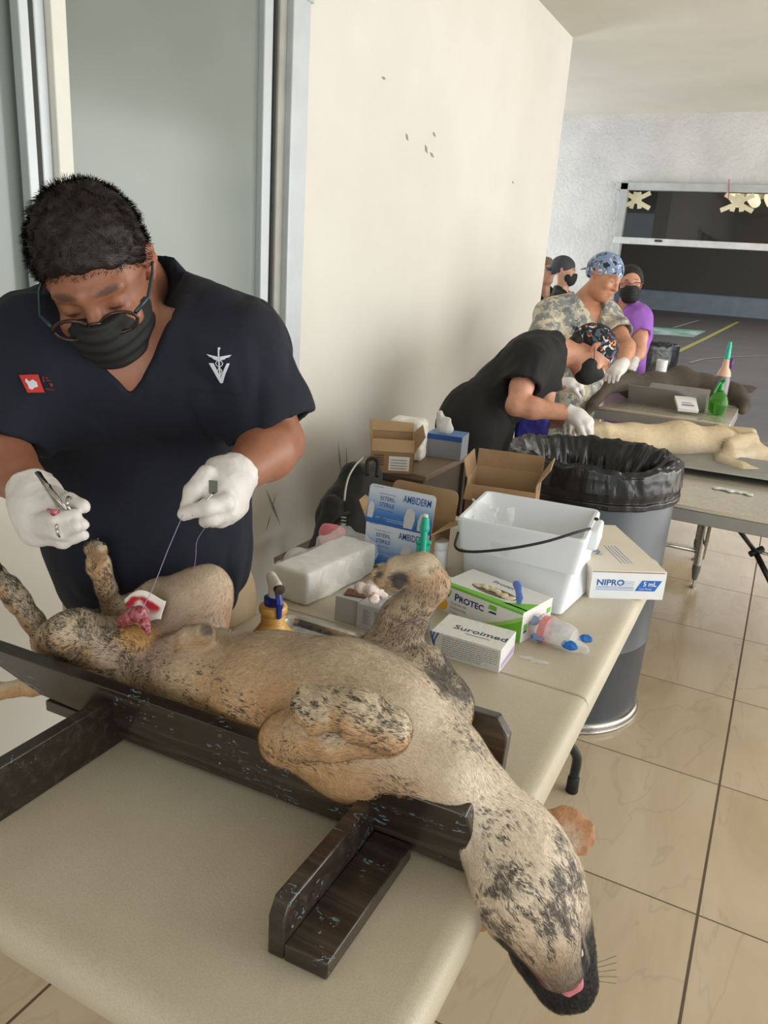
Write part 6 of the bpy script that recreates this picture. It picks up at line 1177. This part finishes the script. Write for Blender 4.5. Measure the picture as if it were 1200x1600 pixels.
def quickdog(name, chains, mat, lab, paint, h=.007, blobs=(), warp=None, coatp=None):
    s = Sc(); Bn = []
    for p, r_, k in chains:
        s.ch(p, r_, k)
        for i in range(len(p)-1): Bn.append((np.asarray(p[i]), np.asarray(p[i+1]), max(r_[i], r_[i+1])))
    for c_, r_ in blobs: s.el(c_, r_, None, .04)
    me = s.mesh('dog_body', h, lambda P: (fbm(P, 40, 2)-.5)*.004); P = verts(me); col = paint(P, normals(me)); setcol(me, np.clip(col, 0, 1)); setvec(me, P*0, 'brin'); flow(me, Bn)
    d = empty('dog', np.mean([c[0][0] for c in chains], 0)*[1, 1, 0]+[0, 0, .8], lab, 'dog')
    if coatp: a = np.empty(len(P)*3, np.float32); me.attributes['flow'].data.foreach_get('vector', a); coat(me, col, np.zeros(len(P)), a.reshape(-1, 3).astype(float), Bn, d, *coatp)
    put('dog_body', me, mat, d); return d
A = AD
def pp(P, N_):
    col = np.tile(lin(222, 202, 166), (len(P), 1)); col = mixc(col, blob(P, A(1075, 712, 3.70), (.20, .12, .06), .5)*.6, lin(172, 160, 152)); col = mixc(col, blob(P, A(1150, 712, 3.70), (.10, .1, .05), .5)*.6, lin(232, 222, 208))
    for u, v_, d, r_ in ((1193, 749, 3.47, .020), (1172, 744, 3.49, .012), (1132, 694, 3.61, .012)): col = mixc(col, blob(P, A(u, v_, d), (r_,)*3, .4), lin(96, 78, 60))
    return col
d1 = quickdog('dog', [([A(925, 680, 3.62), A(985, 690, 3.68), A(1060, 692, 3.74), A(1120, 705, 3.76), A(1175, 722, 3.76)], [.064, .078, .094, .102, .085], .06),
    ([A(905, 672, 3.55), A(945, 672, 3.58), A(985, 682, 3.64)], [.020, .030, .045], .03), ([A(920, 700, 3.5), A(960, 700, 3.55), A(1000, 702, 3.62)], [.02, .03, .04], .03),
    ([A(1120, 690, 3.84), A(1125, 676, 3.9), A(1172, 678, 3.84)], [.046, .036, .030], .03), ([A(1174, 686, 3.76), A(1155, 691, 3.70), A(1140, 695, 3.64)], [.034, .033, .030], .02),
    ([A(1175, 712, 3.72), A(1140, 716, 3.64), A(1122, 718, 3.62)], [.055, .040, .030], .03), ([A(1126, 720, 3.58), A(1158, 733, 3.52), A(1188, 745, 3.50)], [.032, .031, .030], .012),
    ([A(1175, 715, 3.8), A(1205, 735, 3.72), A(1215, 765, 3.62), A(1218, 795, 3.58)], [.075, .062, .055, .035], .04)], m_fur2, 'pale cream dog lying belly up on the steel table behind the drum', pp, h=.005, coatp=(26000, .010, 7), blobs=[(A(1185, 735, 3.74), (.07, .06, .06))])
for i in range(4): MB().tube([A(1136-2*i, 690+3*i, 3.645), A(1129-1*i, 691+3*i, 3.63)], [.004, .0015], 6).build('claw', cl, d1, smooth=True)
def pd(P, N_): return mixc(np.tile(lin(84, 72, 58), (len(P), 1)), (fbm(P, 9, 3)-.3)*.8, lin(52, 44, 36))
z_ = lambda u, v_, d: A(u, v_, d)
d2 = quickdog('dog', [([z_(985, 604, 4.72), z_(1020, 602, 4.80), z_(1065, 600, 4.90), z_(1100, 606, 4.92), z_(1135, 612, 4.86)], [.070, .075, .088, .080, .062], .05),
    ([z_(1055, 592, 4.92), z_(1062, 585, 4.95)], [.06, .05], .06),
    ([z_(985, 596, 4.70), z_(950, 602, 4.5), z_(925, 634, 4.38), z_(912, 652, 4.36)], [.056, .045, .026, .018], .03), ([z_(985, 592, 4.82), z_(950, 588, 4.66), z_(915, 600, 4.6), z_(880, 618, 4.55)], [.055, .048, .034, .020], .03),
    ([z_(1130, 610, 4.86), z_(1148, 616, 4.82), z_(1158, 622, 4.80)], [.065, .062, .05], .03), ([z_(1150, 618, 4.80), z_(1162, 632, 4.74), z_(1160, 642, 4.70)], [.052, .036, .024], .03)], m_fur3, 'dark brown dog lying on its side across the farthest steel table', pd, h=.006, coatp=(22000, .009, 8))
earm = Sc(); earm.ch([z_(1160, 606, 4.78), z_(1172, 608, 4.78), z_(1182, 606, 4.78)], [.026, .020, .006], .01, flat=(nrm(-FW+.4*UP), .3)); em2 = earm.mesh('ear', .004); setcol(em2, np.tile(lin(70, 54, 50), (len(em2.vertices), 1))); setvec(em2, verts(em2), 'flow'); setvec(em2, verts(em2)*0, 'brin'); put('ear', em2, m_fur3, d2)
# things on the far table
q = z_(1120, 640, 4.42); q[2] = .80; r = empty('spray_bottle', q, 'round green ribbed glass-like sprayer bottle on the farthest table', 'bottle')
gg = NT('green_bottle'); gg.set(Base_Color=srgb(96, 176, 70), Roughness=.12, Transmission_Weight=.75, IOR=1.3); pf = [(.030, 0), (.036, .004)]+[(.040+.014*math.sin(math.pi*t)+(.0012 if int(t*14) % 2 else 0), .006+.105*t) for t in np.linspace(0, 1, 15)]+[(.03, .122), (.018, .134), (.015, .142)]
MB().lathe(pf, q, 28).build('bottle', gg.m, r, smooth=50); gp_ = pm('green_sprayer_plastic', (38, 148, 70), .3); s_ = Sc(); s_.rc(q+[0, 0, .14], q+[0, 0, .185], .015, .011, .004).rc(q+[-.004, 0, .185], q+[.012, -.02, .20], .012, .009, .006).rc(q+np.array([-.012, -.015, .18]), q+np.array([-.03, -.03, .125]), .007, .006, .005); put('trigger_head', s_.mesh('t', .0025), gp_, r)
q = z_(1142, 560, 4.95); q[2] = .80; q[1] = min(q[1], 5.14); r = empty('spray_bottle', q, 'clear sprayer with teal nozzle and amber liquid behind the dark dog', 'bottle')
zt = AY(1142, 535, q[1])[2]; Hh = zt-.80; MB().lathe([(.036, 0), (.040, .004), (.040, Hh*.42), (.034, Hh*.50)], q, 26).build('liquid_part', NT('grey_violet_liquid').set(Base_Color=srgb(122, 112, 124), Roughness=.3).m, r, smooth=40); MB().lathe([(.0405, Hh*.48), (.036, Hh*.54), (.022, Hh*.62), (.016, Hh*.76)], q, 26).build('bottle', NT('peach_clear_plastic').set(Base_Color=srgb(216, 172, 148), Roughness=.3).m, r, smooth=40)
s_ = Sc(); s_.rc(q+[0, 0, Hh*.74], q+[0, 0, Hh*.93], .017, .012, .004).rc(q+[0, 0, Hh*.92], q+[0, 0, Hh*.99], .012, .010, .003); put('trigger_head', s_.mesh('t', .0028), teal, r); MB().tube([q+[.026, 0, Hh*.60], q+[.030, 0, Hh*.76]], .010, 8).build('purple_clip', pm('purple_plastic', (96, 48, 122), .4), r, smooth=True)
P4 = [z_(1060, 638, 4.35), z_(1092, 641, 4.33), z_(1087, 620, 4.42), z_(1054, 618, 4.44)]; n_ = nrm(np.cross(P4[1]-P4[0], P4[3]-P4[0]))*-.02
r = empty('small_white_box', P4[0]*[1, 1, 0]+[0, 0, .8], 'small white printed box leaning against the trough on the farthest table', 'box'); MB().hexa(P4+[p+n_ for p in P4]).build('carton', m_white, r, bevel=.001)
ux = nrm(P4[1]-P4[0]); uy = nrm(P4[3]-P4[0]); flat('small_print', [[(.02, .055), (.075, .055), (.075, .063), (.02, .063)], [(.02, .03), (.085, .03), (.085, .045), (.02, .045)]], P4[0], ux, uy, pm('lilac_print', (130, 126, 160)), r, off=.001)
q = z_(1041, 572, 5.0); q[2] = .80; q[1] = 5.12; zt = AY(1041, 563, 5.12)[2]; tag(MB().lathe([(.030, 0), (.034, zt-.80), (.031, zt-.80), (.028, .004)], q, 20).build('white_cup', m_wp, smooth=40), 'white cup standing behind the dark dog', 'cup')
s_ = Sc(); q = AZ(1145, 768, .722)
for k in range(6): s_.el(q+np.array([-.06+.024*k, .008*math.sin(k*2.2), .003]), (.022, .016, .004), rotz(k), .006)
tag(put('plastic_pouch', s_.mesh('p', .003, lambda P: (fbm(P, 60, 3)-.5)*.006), pm('greenish_film', (206, 212, 204), .2)), 'flattened clear plastic pouch on the steel table beside the pale dog', 'pouch')
# blue basin by the black scrubs
q = AD(832, 668, 3.72); s_ = Sc(); rbox(s_, (q[0], q[1], .79), (.075, .06, .07), frame((1, .2, 0), (0, 0, 1)), .02); tag(put('blue_bundle', s_.mesh('b', .005, lambda P: (fbm(P, 24, 3)-.5)*.012), M_('indigo_cloth', (48, 44, 140), .7, var=.15)), 'folded indigo cloth on the steel table in front of the black scrubs', 'cloth')
# stool and second drum near the hall
q = AD(1022, 668, 5.9); zs = q[2]+.03; r = empty('round_stool', (q[0], q[1], 0), 'round stool with pale cushion under the far end of the room', 'stool'); MB().lathe([(.02, zs-.075), (.145, zs-.07), (.165, zs-.045), (.162, zs-.018), (.13, zs), (.0, zs+.004)], (q[0], q[1], 0), 36, cap=False).build('cushion', M_('cream_vinyl', (206, 200, 184), .45), r, smooth=True); MB().lathe([(.160, zs-.085), (.166, zs-.083), (.166, zs-.070), (.160, zs-.068)], (q[0], q[1], 0), 36).build('chrome_ring', chrome, r, smooth=40)
for k in range(4): a = math.pi/4+k*math.pi/2; MB().tube([(q[0]+.09*math.cos(a), q[1]+.09*math.sin(a), zs-.075), (q[0]+.19*math.cos(a), q[1]+.19*math.sin(a), .0)], .011, 8).build('leg', chrome, r, smooth=True)
q = AD(1012, 540, 7.0); dc = np.array([q[0]-.02, q[1]+.1, 0]); zt = q[2]+.02; r = empty('trash_drum', dc, 'blue grey drum with black liner behind the purple scrubs', 'drum'); MB().lathe([(.25, 0), (.26, .02), (.27, zt-.01), (.25, zt-.01), (.245, .05)], dc, 40).build('drum_wall', M_('blue_grey_drum', (74, 92, 110), .45), r, smooth=40)
liner(dc, .272, zt, .24, .3, 'black liner hanging over the blue grey drum behind the purple scrubs', n=120, seed=5, amp=.8)
# ---------------------------------------------------------------- people
def capmesh(hf, par, mat, k=1.0, nm='scrub_cap', tie=True, low=-.005, h=.006):
    c, R = hf; p = lambda x, y, z: c+R@(np.array([x, y, z])*k); s = Sc(); s.el(p(0, -.022, .042), np.array([.086, .108, .090])*k, R, .01); s.rc(p(0, -.085, .01), p(0, -.09, -.005), .05*k, .04*k, .03)
    s.half(p(0, .075, .030), R@np.array([0, -.42, 1.]), c-.3, c+.3, .006)
    me = s.mesh(nm, h, lambda P: (fbm(P, 24, 3)-.5)*.010); o = put(nm, me, mat, par)
    if tie: MB().tube([p(0, -.125, .0), p(.01, -.145, -.005), p(.03, -.155, -.02)], [.014, .012, .005], 8, flat=.5).build('cap_tie', mat, o, smooth=True); MB().tube([p(0, -.125, .0), p(-.02, -.145, .01), p(-.035, -.150, .0)], [.014, .012, .005], 8, flat=.5).build('cap_tie', mat, o, smooth=True)
    return o
def patt(name, base, cols, sc=26, seed=1):
    t = NT(name); v = t.co(); c = srgb(*base)
    for i, (cc, th) in enumerate(cols):
        n_ = t.noise(t.n('ShaderNodeVectorMath', {0: v, 1: (i*3.7+seed, i*1.9, i*5.3)}, operation='ADD').outputs[0], sc*(1+.15*i), 2, .5, .9); c = t.mix(t.ramp(n_, [(th, (0, 0, 0)), (th+.015, (1, 1, 1))]), c, srgb(*cc))
    t.set(Base_Color=c, Roughness=.8); return t.m
m_cap1 = patt('blue_patterned_cotton', (128, 150, 186), [((214, 214, 208), .60), ((40, 48, 64), .60), ((78, 92, 120), .62), ((226, 222, 206), .66)], 24)
m_cap2 = patt('black_patterned_cotton', (24, 24, 34), [((78, 96, 110), .56), ((212, 214, 216), .63), ((206, 90, 110), .66), ((214, 130, 66), .67)], 26, 4)
t = NT('digital_camouflage'); v = t.co(); vq = t.n('ShaderNodeVectorMath', {0: v, 1: (.009,)*3}, operation='SNAP').outputs[0]; n1_ = t.noise(vq, 16, 3, .7); n2_ = t.noise(t.n('ShaderNodeVectorMath', {0: vq, 1: (3.1, 7, 2)}, operation='ADD').outputs[0], 15, 3, .7)
c = t.mix(t.ramp(n1_, [(.5, (0, 0, 0)), (.51, (1, 1, 1))]), srgb(168, 164, 150), srgb(128, 132, 132)); c = t.mix(t.ramp(n2_, [(.55, (0, 0, 0)), (.56, (1, 1, 1))]), c, srgb(200, 192, 168)); c = t.mix(t.ramp(n2_, [(.38, (1, 1, 1)), (.39, (0, 0, 0))]), c, srgb(104, 108, 110))
t.set(Base_Color=c, Roughness=.85); m_camo = t.m
def simple_glove(wr, tip, par, curl=(0, 0, -1), side=None, k=1.0, nm='glove', h=.0045):
    d = nrm(tip-wr); cu = nrm(curl); sd = nrm(np.cross(d, cu)) if side is None else nrm(side); s = Sc(); kp = wr+d*.075*k; s.ch([wr-d*.03, wr+d*.03, kp], [.032*k, .036*k, .032*k], .02); s.rc(kp-sd*.028*k, kp+sd*.028*k, .017*k, .016*k, .015)
    for i, (o, L) in enumerate(((-.033, .052), (-.011, .060), (.011, .056), (.030, .044))): a = kp+sd*o*k; m = a+(d*.75+cu*.45)*L*.55*k; e = m+(d*.25+cu*.9)*L*.45*k; s.ch([a, m, e], [.011*k, .0098*k, .0082*k], .005)
    a = wr+d*.03*k-sd*.028*k; s.ch([a, a+(d*.7-sd*.5+cu*.4)*.035*k, a+(d*.95-sd*.35+cu*.8)*.055*k], [.014*k, .012*k, .010*k], .01)
    s.half(wr-d*.03, d, wr-.09, wr+.09, .002); return put(nm, s.mesh(nm, h), m_glove, par)
def add_person(J, lab, tone, topmat, legmat, hip, fdir, k=1.0, h=.009, foot=None, top=None, hem=None, **kw):
    if foot is not None: J['foot'] = foot
    legs(J, hip, .24, kw.get('kb', .03), k); p = person('person', J, m_skin, tone, lab, k, h); trousers(J, legmat, p, kw.get('tl', .022), k, .012); shoes(J, m_shoe, p)
    scrub(J, topmat, p, k, kw.get('loose', .016), kw.get('sl', .6), hem=hem, h=kw.get('hh', .0085), vdepth=kw.get('vd', .13), vw=kw.get('vw', .07), wr=.02, extra=kw.get('extra')); return p
black = cloth('black_scrub_cloth', (17, 17, 18)); purple = cloth('purple_scrub_cloth', (156, 100, 196))
# bent over in black scrubs
J = {}; J['pelvis'] = A(745, 652, 3.62); J['chest'] = A(828, 574, 3.58); J['shR'], J['shL'] = A(828, 562, 3.42), A(852, 560, 3.78); J['neck'] = A(868, 545, 3.6)
J['fwd'] = nrm(np.cross(nrm(J['shL']-J['shR']), nrm(J['chest']-J['pelvis']))); J['fwd'] *= np.sign(J['fwd']@(RT-UP)); J['head'] = headframe(A(925, 553, 3.62), RT*.50-UP*.85-FW*.10, RT*.82+UP*.5); J['hk'] = 1.02
J['elR'], J['wrR'] = A(806, 634, 3.36), A(893, 646, 3.34); J['elL'], J['wrL'] = A(850, 650, 3.86), A(893, 662, 3.66)
p2 = add_person(J, 'person in black scrubs and dark patterned cap bending over the pale dog', (206, 150, 122), black, black, J['pelvis']-[0, 0, .05], None, 1.02, tl=.055, foot=np.array([-.03, 0, 0]), loose=.018, sl=.55, vd=.12, kb=.02, hem=J['pelvis'])
mask_mesh(J['head'], p2, m_bmask, 1.02, h=.004, folds=False, grow=.012); capmesh(J['head'], p2, m_cap2, 1.02); c_, R_ = J['head']; hm = M_('short_black_hair', (28, 22, 20), .7); s_ = Sc(); s_.el(c_+R_@np.array([0, -.085, -.035]), (.06, .035, .045), R_); put('hair', s_.mesh('hair', .005), hm, p2)
MB().tube([c_+R_@np.array([.070, .04, -.03]), c_+R_@np.array([.086, -.012, .0])], .0016, 6).build('mask_loop', m_bmask, p2)
simple_glove(J['wrR'], A(922, 664, 3.33), p2, curl=(0, .2, -1)); simple_glove(J['wrL'], A(905, 668, 3.55), p2, curl=(0, -.3, -1))
# camouflage scrubs
J = {}; J['pelvis'] = A(893, 640, 4.55); J['chest'] = A(903, 515, 4.42); J['shR'], J['shL'] = A(858, 492, 4.34), A(948, 496, 4.42); J['neck'] = A(912, 470, 4.42)
J['fwd'] = nrm(np.cross(nrm(J['shL']-J['shR']), nrm(J['chest']-J['pelvis']))); J['fwd'] *= np.sign(J['fwd']@(-FW)); J['head'] = headframe(A(945, 434, 4.30), RT*.50-UP*.55-FW*.62, UP*.85-FW*.3+RT*.35); J['hk'] = 1.0
J['elR'], J['wrR'] = A(838, 560, 4.20), A(880, 600, 4.0); J['elL'], J['wrL'] = A(980, 542, 4.22), A(972, 570, 4.10)
p3 = add_person(J, 'person in camouflage scrubs and blue patterned cap working on the dark dog', (196, 140, 110), m_camo, m_camo, J['pelvis']-[0, 0, .06], None, 1.0, loose=.018, sl=.60, vd=.15, hem=J['pelvis']-[0, 0, .05])
capmesh(J['head'], p3, m_cap1, 1.0); simple_glove(J['wrL'], A(960, 582, 4.06), p3, curl=(0, 0, -1)); simple_glove(J['wrR'], A(905, 604, 4.0), p3)
# purple scrubs
J = {}; J['pelvis'] = A(958, 640, 5.1); J['chest'] = A(978, 530, 5.1); J['shR'], J['shL'] = A(945, 490, 5.15), A(1002, 498, 5.0); J['neck'] = A(980, 480, 5.08)
J['fwd'] = nrm(np.cross(nrm(J['shL']-J['shR']), nrm(J['chest']-J['pelvis']))); J['fwd'] *= np.sign(J['fwd']@(-FW)); J['head'] = headframe(A(984, 444, 4.98), -FW*.9-UP*.30-RT*.15, UP-FW*.2); J['hk'] = .94
J['elR'], J['wrR'] = A(940, 560, 5.1), A(965, 590, 4.95); J['elL'], J['wrL'] = A(1000, 548, 4.95), A(990, 566, 4.85)
p4 = add_person(J, 'person in purple scrubs with glasses and black mask behind the dark dog', (206, 152, 126), purple, purple, J['pelvis']-[0, 0, .06], None, .90, loose=.006, sl=.42, vd=.10, vw=.05, hem=J['pelvis']-[0, 0, .04])
mask_mesh(J['head'], p4, m_bmask, .96, h=.005, grow=.012); c_, R_ = J['head']; glasses(J['head'], p4, .94, M_('mauve_frame', (120, 70, 90), .3), M_('mauve_temple', (120, 70, 90), .3), None, rx=.027)
s_ = Sc(); s_.el(c_+R_@np.array([0, -.025, .030])*.94, np.array([.090, .108, .099])*.94, R_, .01); s_.rc(c_+R_@np.array([0, -.08, -.01]), c_+R_@np.array([0, -.09, -.06]), .05, .035, .02); s_.half(c_+R_@np.array([0, .058, .060])*.94, R_@np.array([0, -.95, .5]), c_-.3, c_+.3, .01); put('hair', s_.mesh('hair', .005, lambda P: (fbm(P, 40, 2)-.5)*.004), hm, p4)
simple_glove(J['wrL'], A(985, 575, 4.82), p4, k=.9); simple_glove(J['wrR'], A(975, 592, 4.85), p4, k=.9)
# two people in the recess
def bystander(u, v_, d, lab, capc, top, k=.97, face=None, hair=False, dx=0):
    J = {}; hc = A(u, v_, d); J['neck'] = hc-[0, 0, .17]; J['chest'] = hc-[0, 0, .40]; J['pelvis'] = hc*[1, 1, 0]+[0, 0, .93]; f = nrm(face); J['fwd'] = f; sd = np.cross(f, [0, 0, 1.])
    J['shR'], J['shL'] = hc-[0, 0, .27]+sd*.18, hc-[0, 0, .27]-sd*.18; J['elR'], J['elL'] = J['shR']-[0, 0, .29]+sd*.03, J['shL']-[0, 0, .29]-sd*.03; J['wrR'], J['wrL'] = J['elR']-[0, 0, .2]+f*.12, J['elL']-[0, 0, .2]+f*.12; J['head'] = headframe(hc, f-np.array([0, 0, .25]), (0, 0, 1)); J['hk'] = 1
    p = add_person(J, lab, (196, 150, 124), top, black, J['pelvis']-[0, 0, .05], None, k, h=.012, hh=.011)
    for a in 'LR': simple_glove(J['wr'+a], J['wr'+a]-[0, 0, .1], p, curl=f, h=.006)
    return p, J
p5, J5 = bystander(882, 424, 6.9, 'person in grey backwards cap and black top beyond the end of the wall', None, black, face=RT*.85-FW*.35)
capmesh(J5['head'], p5, M_('dark_grey_cap', (62, 62, 68), .8), 1.0, nm='cap', tie=False); c_, R_ = J5['head']; s_ = Sc(); s_.el(c_+R_@np.array([0, -.12, .0]), (.05, .05, .015), R_); put('cap_peak', s_.mesh('b', .005), M_('dark_grey_peak', (56, 56, 62), .8), p5); mask_mesh(J5['head'], p5, m_bmask, 1.0, h=.006)
p6, J6 = bystander(853, 424, 7.3, 'person in black partly hidden by the end of the white wall', None, black, face=RT*.3-FW*.9)
s_ = Sc(); c_, R_ = J6['head']; s_.el(c_+R_@np.array([0, -.025, .035]), (.092, .112, .098), R_); s_.half(c_+R_@np.array([0, .06, .05]), R_@np.array([0, -.7, 1.]), c_-.3, c_+.3, .01); put('hair', s_.mesh('hair', .006), M_('light_brown_hair', (126, 104, 84), .7), p6)
